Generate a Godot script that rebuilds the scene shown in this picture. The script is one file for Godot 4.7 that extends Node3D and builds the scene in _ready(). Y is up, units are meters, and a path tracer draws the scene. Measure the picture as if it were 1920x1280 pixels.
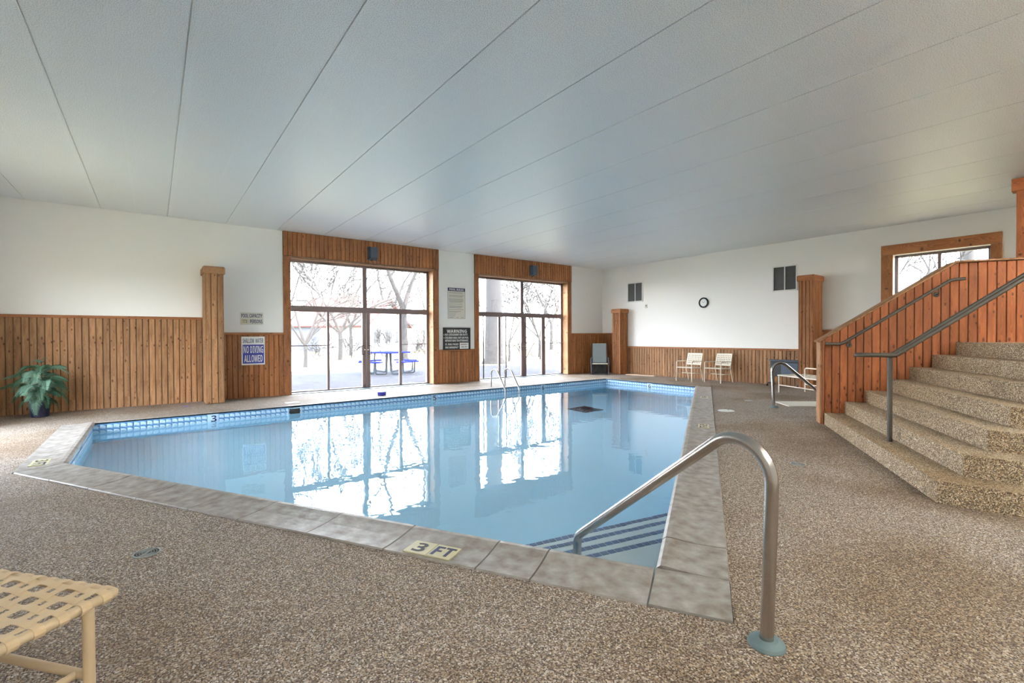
extends Node3D
# Indoor swimming pool. Plan axes: u runs along the wall with the glass doors (Godot x), v runs towards it (Godot -z), h is height.
const V := 10.60      # inner face of the back wall (glass doors)
const U := 11.94      # inner face of the right wall
const C := 3.41       # ceiling height
const LEFT := -2.1    # inner face of the left wall
const FRONT := -2.2   # inner face of the wall behind the camera
const WL := -0.135    # water level
const RISE := 0.1575
const GO := 0.229
const FILL_ENERGY := 17.0  # energy of each fill light added behind the camera
var M := {}
var rng := RandomNumberGenerator.new()
var pool := PackedVector2Array([Vector2(-0.70, 8.85), Vector2(10.10, 8.85), Vector2(10.10, 6.075), Vector2(2.02, 1.41), Vector2(-0.70, 6.10)])
var stair0 := Vector2(7.144, 2.436)
var sdir := Vector2(0.5, -0.8660254)     # up the stairs, along the stair wall
var snor := Vector2(-0.8660254, -0.5)    # out of the stair wall, towards the stairs
var used := {}


func W(u: float, h: float, v: float) -> Vector3:
	return Vector3(u, h, -v)


func D(p: Vector2, h := 0.0) -> Vector3:
	return Vector3(p.x, h, -p.y)


# ---------------------------------------------------------------- nodes
func numbered(called: String) -> String:
	if not used.has(called):
		used[called] = 0
		return called
	used[called] += 1
	return "%s_%03d" % [called, used[called]]


func thing(called: String, label: String, category: String, at := Vector3.ZERO, turn := 0.0, group := "") -> Node3D:
	var o := Node3D.new()
	o.name = numbered(called)
	add_child(o)
	o.position = at
	o.rotation.y = turn
	o.set_meta("label", label)
	o.set_meta("category", category)
	if group:
		o.set_meta("group", group)
	return o


func setting(called: String, label := "") -> Node3D:
	var o := Node3D.new()
	o.name = numbered(called)
	add_child(o)
	o.set_meta("kind", "structure")
	if label:
		o.set_meta("label", label)
	return o


func put(parent: Node, called: String, st: SurfaceTool, m: Material, label := "") -> MeshInstance3D:
	return inst(parent, called, st.commit(), m, Transform3D.IDENTITY, label)


func inst(parent: Node, called: String, mesh: Mesh, m: Material, xf := Transform3D.IDENTITY, label := "") -> MeshInstance3D:
	var o := MeshInstance3D.new()
	o.name = called
	o.mesh = mesh
	o.material_override = m
	parent.add_child(o, true)
	o.transform = xf
	if label:
		o.set_meta("label", label)
	return o


func solo(called: String, st: SurfaceTool, m: Material, label: String, category: String, group := "") -> MeshInstance3D:
	var o := put(self, numbered(called), st, m, label)
	o.set_meta("category", category)
	if group:
		o.set_meta("group", group)
	return o


func shell(called: String, st: SurfaceTool, m: Material, label := "") -> MeshInstance3D:
	var o := put(self, numbered(called), st, m, label)
	o.set_meta("kind", "structure")
	return o


# ---------------------------------------------------------------- shapes
func mb() -> SurfaceTool:
	var st := SurfaceTool.new()
	st.begin(Mesh.PRIMITIVE_TRIANGLES)
	return st


func vert(st: SurfaceTool, p: Vector3, n: Vector3, uv := Vector2.ZERO) -> void:
	st.set_normal(n)
	st.set_uv(uv)
	st.add_vertex(p)


func tri(st: SurfaceTool, a: Vector3, b: Vector3, c: Vector3, n: Vector3, ua := Vector2.ZERO, ub := Vector2.ZERO, uc := Vector2.ZERO) -> void:
	if (b - a).cross(c - a).dot(n) > 0.0:
		vert(st, a, n, ua); vert(st, c, n, uc); vert(st, b, n, ub)
	else:
		vert(st, a, n, ua); vert(st, b, n, ub); vert(st, c, n, uc)


func quad(st: SurfaceTool, a: Vector3, b: Vector3, c: Vector3, d: Vector3, n: Vector3, ua := Vector2.ZERO, ub := Vector2.ZERO, uc := Vector2.ZERO, ud := Vector2.ZERO) -> void:
	tri(st, a, b, c, n, ua, ub, uc)
	tri(st, a, c, d, n, ua, uc, ud)


func quadf(st: SurfaceTool, a: Vector3, b: Vector3, c: Vector3, d: Vector3, out: Vector3) -> void:
	var n := (b - a).cross(c - a)
	if n.length() < 1e-9:
		n = (c - a).cross(d - a)
	n = n.normalized()
	if n.dot(out) < 0.0:
		n = -n
	quad(st, a, b, c, d, n)


func box(st: SurfaceTool, xf: Transform3D, size: Vector3) -> void:
	rbox(st, xf, size, 0.0)


func rbox(st: SurfaceTool, xf: Transform3D, size: Vector3, b: float) -> void:
	var hf := size * 0.5
	for i in 3:
		var j := (i + 1) % 3
		var k := (i + 2) % 3
		for s in [-1.0, 1.0]:
			var pts := []
			for e in [[-1.0, -1.0], [1.0, -1.0], [1.0, 1.0], [-1.0, 1.0]]:
				var p := Vector3.ZERO
				p[i] = s * hf[i]
				p[j] = e[0] * (hf[j] - b)
				p[k] = e[1] * (hf[k] - b)
				pts.append(xf * p)
			var n := Vector3.ZERO
			n[i] = s
			n = (xf.basis * n).normalized()
			quad(st, pts[0], pts[1], pts[2], pts[3], n)
			if b > 0.0:
				for s2 in [-1.0, 1.0]:
					var q := []
					for e in [[0, -1.0], [0, 1.0], [1, 1.0], [1, -1.0]]:
						var p := Vector3.ZERO
						p[i] = s * (hf[i] - (b if e[0] == 1 else 0.0))
						p[j] = s2 * (hf[j] - (b if e[0] == 0 else 0.0))
						p[k] = e[1] * (hf[k] - b)
						q.append(xf * p)
					var n2 := Vector3.ZERO
					n2[i] = s
					n2[j] = s2
					quad(st, q[0], q[1], q[2], q[3], (xf.basis * n2).normalized())
	if b > 0.0:
		for sx in [-1.0, 1.0]:
			for sy in [-1.0, 1.0]:
				for sz in [-1.0, 1.0]:
					var s := Vector3(sx, sy, sz)
					var inner := hf - Vector3(b, b, b)
					var a := xf * Vector3(sx * hf.x, sy * inner.y, sz * inner.z)
					var c := xf * Vector3(sx * inner.x, sy * hf.y, sz * inner.z)
					var d := xf * Vector3(sx * inner.x, sy * inner.y, sz * hf.z)
					tri(st, a, c, d, (xf.basis * s).normalized())


# axis-aligned box between two (u, h, v) corners
func slab(st: SurfaceTool, a: Vector3, b: Vector3, bev := 0.0) -> void:
	var lo := Vector3(minf(a.x, b.x), minf(a.y, b.y), minf(a.z, b.z))
	var hi := Vector3(maxf(a.x, b.x), maxf(a.y, b.y), maxf(a.z, b.z))
	var mid := (lo + hi) * 0.5
	rbox(st, Transform3D(Basis.IDENTITY, W(mid.x, mid.y, mid.z)), hi - lo, bev)


# a convex plan polygon (u, v) extruded from h0 to h1
func prism(st: SurfaceTool, poly: PackedVector2Array, h0: float, h1: float) -> void:
	var mid := Vector2.ZERO
	for p in poly:
		mid += p / poly.size()
	for i in range(1, poly.size() - 1):
		tri(st, D(poly[0], h1), D(poly[i], h1), D(poly[i + 1], h1), Vector3.UP)
		tri(st, D(poly[0], h0), D(poly[i], h0), D(poly[i + 1], h0), Vector3.DOWN)
	for i in poly.size():
		var a := poly[i]
		var b := poly[(i + 1) % poly.size()]
		var n := Vector2(b.y - a.y, a.x - b.x).normalized()
		if n.dot((a + b) * 0.5 - mid) < 0.0:
			n = -n
		quad(st, D(a, h0), D(b, h0), D(b, h1), D(a, h1), D(n))


func fillet(pts: Array, r: float, n := 6) -> Array:
	var out := [pts[0]]
	for i in range(1, pts.size() - 1):
		var p: Vector3 = pts[i]
		var a: Vector3 = pts[i - 1] - p
		var b: Vector3 = pts[i + 1] - p
		var ang := a.angle_to(b)
		if ang > PI - 0.02:
			out.append(p)
			continue
		var t := minf(r / tan(ang / 2.0), 0.49 * minf(a.length(), b.length()))
		var p0 := p + a.normalized() * t
		var p1 := p + b.normalized() * t
		for k in n + 1:
			var f := float(k) / n
			out.append(p0.lerp(p, f).lerp(p.lerp(p1, f), f))
	out.append(pts[-1])
	return out


# a swept round bar; r is one radius or one for each point
func tube(st: SurfaceTool, pts: Array, r, seg := 10, caps := true) -> void:
	var rings := []
	var side := Vector3.ZERO
	for i in pts.size():
		var p: Vector3 = pts[i]
		var t: Vector3 = (pts[mini(i + 1, pts.size() - 1)] - pts[maxi(i - 1, 0)]).normalized()
		if i == 0:
			side = t.cross(Vector3.UP if absf(t.y) < 0.9 else Vector3.RIGHT).normalized()
		side = (side - t * side.dot(t)).normalized()
		var up := t.cross(side)
		var rad: float = r[i] if r is Array else r
		var ring := []
		for k in seg + 1:
			var a := TAU * k / seg
			var n := side * cos(a) + up * sin(a)
			ring.append([p + n * rad, n])
		rings.append(ring)
	for i in pts.size() - 1:
		for k in seg:
			var a = rings[i][k]
			var b = rings[i][k + 1]
			var c = rings[i + 1][k + 1]
			var d = rings[i + 1][k]
			sm(st, a, b, c)
			sm(st, a, c, d)
	if caps:
		for e in [0, pts.size() - 1]:
			var n: Vector3 = (pts[0] - pts[1] if e == 0 else pts[-1] - pts[-2]).normalized()
			for k in range(1, seg - 1):
				tri(st, rings[e][0][0], rings[e][k][0], rings[e][k + 1][0], n)


func sm(st: SurfaceTool, a: Array, b: Array, c: Array) -> void:
	var n: Vector3 = a[1] + b[1] + c[1]
	if (b[0] - a[0]).cross(c[0] - a[0]).dot(n) > 0.0:
		vert(st, a[0], a[1]); vert(st, c[0], c[1]); vert(st, b[0], b[1])
	else:
		vert(st, a[0], a[1]); vert(st, b[0], b[1]); vert(st, c[0], c[1])


# profile of (radius, height), flat-shaded between rings
func lathe(st: SurfaceTool, prof: Array, seg: int, xf := Transform3D.IDENTITY) -> void:
	for i in prof.size() - 1:
		var a: Vector2 = prof[i]
		var b: Vector2 = prof[i + 1]
		var e := (b - a).normalized()
		for k in seg:
			var q := []
			for c in [[a, k], [a, k + 1], [b, k + 1], [b, k]]:
				var th: float = TAU * c[1] / seg
				var n := Vector3(e.y * cos(th), -e.x, e.y * sin(th))
				q.append([xf * Vector3(c[0].x * cos(th), c[0].y, c[0].x * sin(th)), (xf.basis * n).normalized()])
			if a.x > 1e-6:
				sm(st, q[0], q[1], q[2])
			if b.x > 1e-6:
				sm(st, q[0], q[2], q[3])


func face_b(at: Vector3) -> Transform3D:   # things hung on the right wall: local z looks into the room
	return Transform3D(Basis(Vector3.UP, -PI / 2), at)


# one board of panelling: x across, y up, z out of the wall; wood grain runs along y
func board(w: float, hl: float, hr: float, t: float, bev: float, col: int, off: float) -> ArrayMesh:
	var st := mb()
	var x0 := -w / 2
	var x1 := w / 2
	var uv := func(x: float, y: float) -> Vector2: return Vector2(col * 0.25 + 0.004 + (x / w + 0.5) * 0.242, off + y / 2.4)
	var f := [Vector3(x0 + bev, 0, t), Vector3(x1 - bev, 0, t), Vector3(x1 - bev, hr, t), Vector3(x0 + bev, hl, t)]
	quad(st, f[0], f[1], f[2], f[3], Vector3.BACK, uv.call(x0, 0.0), uv.call(x1, 0.0), uv.call(x1, hr), uv.call(x0, hl))
	for s in [-1.0, 1.0]:
		var xe := x0 if s < 0 else x1
		var hh := hl if s < 0 else hr
		var xi: float = xe - s * bev
		quad(st, Vector3(xi, 0, t), Vector3(xi, hh, t), Vector3(xe, hh, t - bev), Vector3(xe, 0, t - bev), Vector3(s, 0, 1).normalized(), uv.call(xi, 0.0), uv.call(xi, hh), uv.call(xe, hh), uv.call(xe, 0.0))
		quad(st, Vector3(xe, 0, t - bev), Vector3(xe, hh, t - bev), Vector3(xe, hh, 0), Vector3(xe, 0, 0), Vector3(s, 0, 0), uv.call(xe, 0.0), uv.call(xe, hh), uv.call(xe, hh), uv.call(xe, 0.0))
	quad(st, Vector3(x0, hl, 0), Vector3(x1, hr, 0), Vector3(x1, hr, t - bev), Vector3(x0, hl, t - bev), Vector3.UP, uv.call(x0, hl), uv.call(x1, hr), uv.call(x1, hr), uv.call(x0, hl))
	quad(st, Vector3(x0, 0, 0), Vector3(x1, 0, 0), Vector3(x1, 0, t - bev), Vector3(x0, 0, t - bev), Vector3.DOWN, uv.call(x0, 0.0), uv.call(x1, 0.0), uv.call(x1, 0.0), uv.call(x0, 0.0))
	return st.commit()


# a run of boards; start is the lower left corner seen from the room, along the direction in which they run, out of the wall
func boards(parent: Node, start: Vector3, along: Vector3, out: Vector3, length: float, height: float, mats: Array, w := 0.09, t := 0.02) -> void:
	var n := maxi(1, roundi(length / w))
	var step := length / n
	var kinds := []
	for c in 4:
		for k in 5:
			kinds.append(board(step - 0.009, height, height, t, 0.006, c, rng.randf()))
	var basis := Basis(along, Vector3.UP, out)
	var bk := mb()
	rbox(bk, Transform3D(basis, start + along * (length / 2) + Vector3.UP * (height / 2) + out * 0.003), Vector3(length, height, 0.006), 0.0)
	put(parent, "panel_backing", bk, M.stem)
	for i in n:
		inst(parent, "plank", kinds[rng.randi() % kinds.size()], mats[rng.randi() % mats.size()], Transform3D(basis, start + along * (step * (i + 0.5))))


# a timber lying along an axis, with the grain along it: local x is the length
func timber(parent: Node, called: String, at: Vector3, along: Vector3, up: Vector3, size: Vector3, m: Material, b := 0.004) -> MeshInstance3D:
	var st := mb()
	var col := rng.randi() % 4
	var off := rng.randf()
	var hf := size * 0.5
	for i in 3:
		var j := (i + 1) % 3
		var k := (i + 2) % 3
		for s in [-1.0, 1.0]:
			var pts := []
			var uvs := []
			for e in [[-1.0, -1.0], [1.0, -1.0], [1.0, 1.0], [-1.0, 1.0]]:
				var p := Vector3.ZERO
				p[i] = s * hf[i]
				p[j] = e[0] * (hf[j] - b)
				p[k] = e[1] * (hf[k] - b)
				pts.append(p)
				var across := (p.y if i == 2 else p.z) / maxf(size.y, size.z)
				uvs.append(Vector2(col * 0.25 + 0.125 + across * 0.23, off + p.x / 2.4))
			var n := Vector3.ZERO
			n[i] = s
			quad(st, pts[0], pts[1], pts[2], pts[3], n, uvs[0], uvs[1], uvs[2], uvs[3])
			for s2 in [-1.0, 1.0]:
				var q := []
				for e in [[0, -1.0], [0, 1.0], [1, 1.0], [1, -1.0]]:
					var p := Vector3.ZERO
					p[i] = s * (hf[i] - (b if e[0] == 1 else 0.0))
					p[j] = s2 * (hf[j] - (b if e[0] == 0 else 0.0))
					p[k] = e[1] * (hf[k] - b)
					q.append(p)
				var n2 := Vector3.ZERO
				n2[i] = s
				n2[j] = s2
				var uu := Vector2(col * 0.25 + 0.12, off)
				quad(st, q[0], q[1], q[2], q[3], n2.normalized(), uu, uu, uu, uu)
	return inst(parent, called, st.commit(), m, Transform3D(Basis(along, up, along.cross(up)), at))


# lettering fitted into a box of w by h, centred at the transform's origin, facing its local z
func text(parent: Node, called: String, what: String, w: float, h: float, xf: Transform3D, m: Material, family := "Droid Sans", weight := 700) -> void:
	var font := SystemFont.new()
	font.font_names = PackedStringArray([family])
	font.font_weight = weight
	var tm := TextMesh.new()
	tm.font = font
	tm.text = what
	tm.font_size = 48
	tm.pixel_size = 0.01
	tm.depth = 0.02
	tm.curve_step = 2.0
	var bb := tm.get_aabb()
	var s := Vector3(w / maxf(bb.size.x, 1e-3), h / maxf(bb.size.y, 1e-3), 0.1)
	inst(parent, called, tm, m, xf * Transform3D(Basis.from_scale(s), -(bb.get_center() * s)))


# ---------------------------------------------------------------- materials
func mat(color: Color, rough := 0.8, metal := 0.0, spec := 0.5) -> StandardMaterial3D:
	var m := StandardMaterial3D.new()
	m.albedo_color = color
	m.roughness = rough
	m.metallic = metal
	m.metallic_specular = spec
	return m


func noise_tex(size: int, freq: float, ramp: Array, octaves := 4, kind := FastNoiseLite.TYPE_SIMPLEX_SMOOTH, sd := 1) -> NoiseTexture2D:
	var n := FastNoiseLite.new()
	n.noise_type = kind
	n.frequency = freq
	n.fractal_octaves = octaves
	n.seed = sd
	var t := NoiseTexture2D.new()
	t.width = size
	t.height = size
	t.seamless = true
	t.noise = n
	if ramp:
		var g := Gradient.new()
		g.offsets = PackedFloat32Array()
		g.colors = PackedColorArray()
		var offs := PackedFloat32Array()
		var cols := PackedColorArray()
		for r in ramp:
			offs.append(r[0])
			cols.append(r[1])
		g.offsets = offs
		g.colors = cols
		t.color_ramp = g
	return t


func wood_image() -> ImageTexture:
	var w := 512
	var h := 1024
	var n := FastNoiseLite.new()
	n.seed = 11
	n.frequency = 1.0
	n.fractal_octaves = 2
	var fib := FastNoiseLite.new()
	fib.seed = 4
	fib.frequency = 1.0
	fib.fractal_octaves = 1
	var data := PackedByteArray()
	data.resize(w * h * 3)
	var light := Color(0.78, 0.62, 0.47)
	var dark := Color(0.50, 0.35, 0.24)
	var knotc := Color(0.25, 0.14, 0.08)
	var kn := []
	var r := RandomNumberGenerator.new()
	r.seed = 77
	for c in 4:
		var l := []
		for k in 4:
			l.append([r.randf_range(0.05, 0.95), r.randf_range(0.02, 2.38), r.randf_range(0.004, 0.015)])
		kn.append(l)
	for c in 4:
		for y in h:
			var ym := 2.4 * y / h
			var ox: float = 0.03 * n.get_noise_2d(ym * 0.9, c * 17.3) + [0.01, 0.035, -0.02, 0.0][c]
			var oz := 0.012 + 0.05 * absf(n.get_noise_2d(ym * 0.55 + 40.0, c * 9.1))
			var near := []
			for k in kn[c]:
				if absf(k[1] - ym) < 0.09:
					near.append(k)
			for px in 128:
				var xm := (px / 128.0) * 0.09
				var rr := sqrt((xm - 0.045 - ox) * (xm - 0.045 - ox) + oz * oz)
				var kd := 0.0
				for k in near:
					var dx: float = xm - k[0] * 0.09
					var dy: float = (ym - k[1]) * 0.6
					var d2 := sqrt(dx * dx + dy * dy) / float(k[2])
					rr += 0.006 * exp(-d2 * 0.8)
					kd = maxf(kd, clampf(1.35 - d2, 0.0, 1.0))
				var ring := fposmod(rr / 0.0042 + 0.4 * n.get_noise_2d(xm * 60.0, ym * 3.0), 1.0)
				ring = ring * ring * (1.0 - smoothstep(0.9, 1.0, ring))
				var f := fib.get_noise_2d(xm * 900.0, ym * 14.0 + c * 30.0) * 0.5 + 0.5
				var blot := n.get_noise_2d(xm * 12.0 + c * 5.0, ym * 2.0 + 90.0)
				var col := light.lerp(dark, clampf(ring * 0.8 + f * 0.30 + blot * 0.35 - 0.05, 0.0, 1.0)).lerp(knotc, kd * 0.7)
				var at := (y * w + c * 128 + px) * 3
				data[at] = clampi(int(col.r * 255), 0, 255)
				data[at + 1] = clampi(int(col.g * 255), 0, 255)
				data[at + 2] = clampi(int(col.b * 255), 0, 255)
	return ImageTexture.create_from_image(Image.create_from_data(w, h, false, Image.FORMAT_RGB8, data))


# exposed pebble aggregate: every pebble is an ellipse with its own colour; [colour, height]
func pebble_images() -> Array:
	var s := 1536
	var cells := 200
	var data := PackedByteArray()
	data.resize(s * s * 3)
	var top := PackedByteArray()
	top.resize(s * s)
	for i in s * s:
		data[i * 3] = 88
		data[i * 3 + 1] = 74
		data[i * 3 + 2] = 60
	var r := RandomNumberGenerator.new()
	r.seed = 5
	var kinds := [Color(0.76, 0.70, 0.63), Color(0.84, 0.80, 0.74), Color(0.66, 0.60, 0.54), Color(0.73, 0.69, 0.66), Color(0.58, 0.50, 0.42), Color(0.79, 0.71, 0.60), Color(0.92, 0.90, 0.87), Color(0.53, 0.49, 0.46)]
	var pitch := float(s) / cells
	for cy in cells:
		for cx in cells:
			var x := (cx + 0.5 + r.randf_range(-0.42, 0.42)) * pitch
			var y := (cy + 0.5 + r.randf_range(-0.42, 0.42)) * pitch
			var a := pitch * r.randf_range(0.50, 0.82)
			var b := a * r.randf_range(0.55, 0.9)
			var th := r.randf() * PI
			var ct := cos(th)
			var sn := sin(th)
			var col: Color = kinds[r.randi() % kinds.size()]
			col = col * r.randf_range(0.86, 1.08)
			var cr := clampi(int(col.r * 255), 0, 255)
			var cg := clampi(int(col.g * 255), 0, 255)
			var cb := clampi(int(col.b * 255), 0, 255)
			var lift := r.randf_range(0.75, 1.0)
			var m := int(ceil(a))
			for dy in range(-m, m + 1):
				for dx in range(-m, m + 1):
					var p := (dx * ct + dy * sn) / a
					var q := (dy * ct - dx * sn) / b
					var d := p * p + q * q
					if d < 1.0:
						var hgt := int(255.0 * lift * sqrt(1.0 - d))
						var at := posmod(int(y) + dy, s) * s + posmod(int(x) + dx, s)
						if hgt > top[at]:
							top[at] = hgt
							data[at * 3] = cr
							data[at * 3 + 1] = cg
							data[at * 3 + 2] = cb
	return [ImageTexture.create_from_image(Image.create_from_data(s, s, false, Image.FORMAT_RGB8, data)), ImageTexture.create_from_image(Image.create_from_data(s, s, false, Image.FORMAT_L8, top))]


func materials() -> void:
	var grain := wood_image()
	var tones := {"tan": Color(0.86, 0.82, 0.78), "red": Color(0.86, 0.66, 0.55), "brown": Color(0.86, 0.73, 0.63)}
	for k in tones:
		var l := []
		for f in [0.92, 1.0, 1.06, 0.97]:
			var m := mat(Color(tones[k].r * f, tones[k].g * f, tones[k].b * (f * 0.98)), 0.62, 0.0, 0.4)
			m.albedo_texture = grain
			l.append(m)
		M[k] = l
	var peb := pebble_images()
	var stain := noise_tex(512, 0.006, [[0.0, Color(0.78, 0.72, 0.64)], [0.36, Color(0.93, 0.91, 0.88)], [0.55, Color(1, 1, 1)], [1.0, Color(1, 1, 1)]], 5, FastNoiseLite.TYPE_SIMPLEX_SMOOTH, 8)
	var tint := {"pebble": Color(0.90, 0.885, 0.88), "stair_pebble": Color(0.98, 0.94, 0.86)}
	for k in tint:
		var m := mat(tint[k], 0.75, 0.0, 0.4)
		m.albedo_texture = peb[0]
		m.uv1_triplanar = true
		m.uv1_world_triplanar = true
		m.uv1_triplanar_sharpness = 12.0
		m.uv1_scale = Vector3.ONE * 0.70
		m.heightmap_enabled = true
		m.heightmap_texture = peb[1]
		m.heightmap_scale = 0.18
		m.detail_enabled = true
		m.detail_blend_mode = BaseMaterial3D.BLEND_MODE_MUL
		m.detail_albedo = stain
		m.detail_uv_layer = BaseMaterial3D.DETAIL_UV_2
		m.uv2_triplanar = true
		m.uv2_world_triplanar = true
		m.uv2_scale = Vector3.ONE * 0.13
		M[k] = m
	M.paint = mat(Color(0.94, 0.93, 0.905), 0.75, 0.0, 0.3)
	var rough_tex := noise_tex(512, 0.02, [], 3)
	M.ceiling = mat(Color(0.96, 0.97, 0.965), 0.34, 0.0, 0.5)
	M.ceiling.albedo_texture = noise_tex(512, 0.09, [[0.0, Color(0.74, 0.74, 0.74)], [0.4, Color(0.93, 0.93, 0.93)], [0.6, Color(0.98, 0.98, 0.98)], [1.0, Color(1, 1, 1)]], 2, FastNoiseLite.TYPE_SIMPLEX, 3)
	M.ceiling.heightmap_enabled = true
	M.ceiling.heightmap_texture = noise_tex(512, 0.08, [], 2, FastNoiseLite.TYPE_SIMPLEX, 3)
	M.ceiling.heightmap_scale = 0.13
	M.ceiling.uv1_triplanar = true
	M.ceiling.uv1_world_triplanar = true
	M.ceiling.uv1_scale = Vector3.ONE * 2.0
	M.coping = mat(Color(0.92, 0.93, 0.95), 0.45, 0.0, 0.5)
	M.coping.albedo_texture = noise_tex(512, 0.012, [[0.0, Color(0.50, 0.45, 0.39)], [0.35, Color(0.63, 0.59, 0.54)], [0.60, Color(0.68, 0.65, 0.61)], [1.0, Color(0.78, 0.76, 0.73)]], 8, FastNoiseLite.TYPE_SIMPLEX_SMOOTH, 21)
	M.coping.uv1_triplanar = true
	M.coping.uv1_world_triplanar = true
	M.coping.uv1_scale = Vector3.ONE * 1.3
	M.coping.heightmap_enabled = true
	M.coping.heightmap_texture = rough_tex
	M.coping.heightmap_scale = 0.15
	M.lamp = mat(Color(0.95, 0.95, 0.93), 0.6)
	M.lamp.emission_enabled = true
	M.lamp.emission = Color(1.0, 0.97, 0.92)
	M.lamp.emission_energy_multiplier = 2.0  # glow for the diffusers of the added fill lights
	M.bronze = mat(Color(0.44, 0.38, 0.37), 0.45, 0.2)
	M.dark_bronze = mat(Color(0.22, 0.19, 0.19), 0.5, 0.2)
	M.glass = mat(Color(1, 1, 1, 0.03), 0.0)
	M.glass.transparency = BaseMaterial3D.TRANSPARENCY_ALPHA
	M.steel = mat(Color(0.72, 0.70, 0.68), 0.22, 1.0)
	M.flange = mat(Color(0.45, 0.52, 0.53), 0.6, 0.4)
	M.rail = mat(Color(0.30, 0.28, 0.25), 0.42, 0.2)
	M.white = mat(Color(0.90, 0.90, 0.88), 0.45)
	M.offwhite = mat(Color(0.84, 0.82, 0.76), 0.6)
	M.navy = mat(Color(0.06, 0.09, 0.30), 0.5)
	M.signblue = mat(Color(0.10, 0.13, 0.55), 0.45)
	M.black = mat(Color(0.04, 0.04, 0.045), 0.5)
	M.print = mat(Color(0.42, 0.44, 0.42), 0.7)
	M.red_print = mat(Color(0.45, 0.16, 0.12), 0.6)
	M.marker = mat(Color(0.80, 0.77, 0.62), 0.4)
	M.plaster = mat(Color(0.74, 0.90, 0.98), 0.7)
	M.step_plaster = mat(Color(0.93, 0.95, 0.94), 0.7)
	M.tile_base = mat(Color(0.38, 0.55, 0.72), 0.25)
	M.tile_wave = mat(Color(0.74, 0.84, 0.91), 0.2)
	M.stripe = mat(Color(0.40, 0.47, 0.62), 0.3)
	M.grout = mat(Color(0.80, 0.84, 0.86), 0.8)
	M.cream = mat(Color(0.84, 0.75, 0.61), 0.38)
	M.strap = mat(Color(0.88, 0.78, 0.63), 0.45)
	M.chair_white = mat(Color(0.90, 0.87, 0.80), 0.4)
	M.mesh_grey = mat(Color(0.52, 0.56, 0.56), 0.8)
	M.vent = mat(Color(0.36, 0.36, 0.36), 0.6)
	M.slate = mat(Color(0.24, 0.29, 0.35), 0.5)
	M.leaf = mat(Color(0.20, 0.36, 0.26), 0.6)
	M.leaf_pale = mat(Color(0.38, 0.52, 0.44), 0.6)
	for k in ["leaf", "leaf_pale"]:
		M[k].backlight_enabled = true
		M[k].backlight = Color(0.25, 0.35, 0.2)
	M.stem = mat(Color(0.30, 0.24, 0.14), 0.8)
	M.soil = mat(Color(0.16, 0.11, 0.08), 0.95)
	M.pot = mat(Color(0.10, 0.11, 0.20), 0.4)
	M.patio = mat(Color(0.25, 0.25, 0.27), 0.95, 0.0, 0.1)
	M.patio.albedo_texture = noise_tex(512, 0.02, [[0.0, Color(0.72, 0.70, 0.68)], [1.0, Color(1, 1, 1)]], 5)
	M.patio.uv1_triplanar = true
	M.patio.uv1_world_triplanar = true
	M.patio.uv1_scale = Vector3.ONE * 0.3
	M.lawn = mat(Color(0.52, 0.50, 0.38), 0.95)
	M.lawn.albedo_texture = noise_tex(512, 0.03, [[0.0, Color(0.70, 0.66, 0.52)], [1.0, Color(1, 1, 1)]], 5)
	M.lawn.uv1_triplanar = true
	M.lawn.uv1_world_triplanar = true
	M.lawn.uv1_scale = Vector3.ONE * 0.2
	M.bark = mat(Color(0.20, 0.19, 0.195), 0.9)
	M.bark.albedo_texture = noise_tex(256, 0.03, [[0.0, Color(0.5, 0.48, 0.46)], [1.0, Color(1, 1, 1)]], 5)
	M.bark.uv1_triplanar = true
	M.bark.uv1_world_triplanar = true
	M.bark.uv1_scale = Vector3(2.0, 0.5, 2.0)
	M.twig = mat(Color(0.17, 0.155, 0.15), 0.9)
	M.siding = mat(Color(0.27, 0.29, 0.34), 0.8)
	M.white_siding = mat(Color(0.52, 0.52, 0.53), 0.8)
	M.roof = mat(Color(0.34, 0.17, 0.16), 0.9)
	M.pane_dark = mat(Color(0.10, 0.11, 0.13), 0.3)
	M.table_blue = mat(Color(0.08, 0.11, 0.42), 0.9, 0.0, 0.1)
	M.drain = mat(Color(0.66, 0.68, 0.68), 0.45, 0.6)
	M.galv = mat(Color(0.40, 0.46, 0.48), 0.5, 0.6)
	M.table_leg = mat(Color(0.16, 0.17, 0.19), 0.8, 0.0, 0.2)
	M.teal = mat(Color(0.30, 0.62, 0.62), 0.6)
	M.purple = mat(Color(0.55, 0.48, 0.75), 0.6)
	M.pale_board = mat(Color(0.88, 0.78, 0.68), 0.7)
	M.water = mat(Color(0.97, 1.0, 1.0, 0.0), 0.0)
	M.water.transparency = BaseMaterial3D.TRANSPARENCY_ALPHA
	M.water.refraction_enabled = true
	M.water.refraction_scale = 0.033
	M.water.normal_enabled = true
	M.water.normal_scale = 0.05
	var wn := noise_tex(512, 0.012, [], 3, FastNoiseLite.TYPE_SIMPLEX_SMOOTH, 31)
	wn.as_normal_map = true
	wn.bump_strength = 4.0
	M.water.normal_texture = wn
	M.water.uv1_triplanar = true
	M.water.uv1_world_triplanar = true
	M.water.uv1_scale = Vector3.ONE * 0.5


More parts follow.
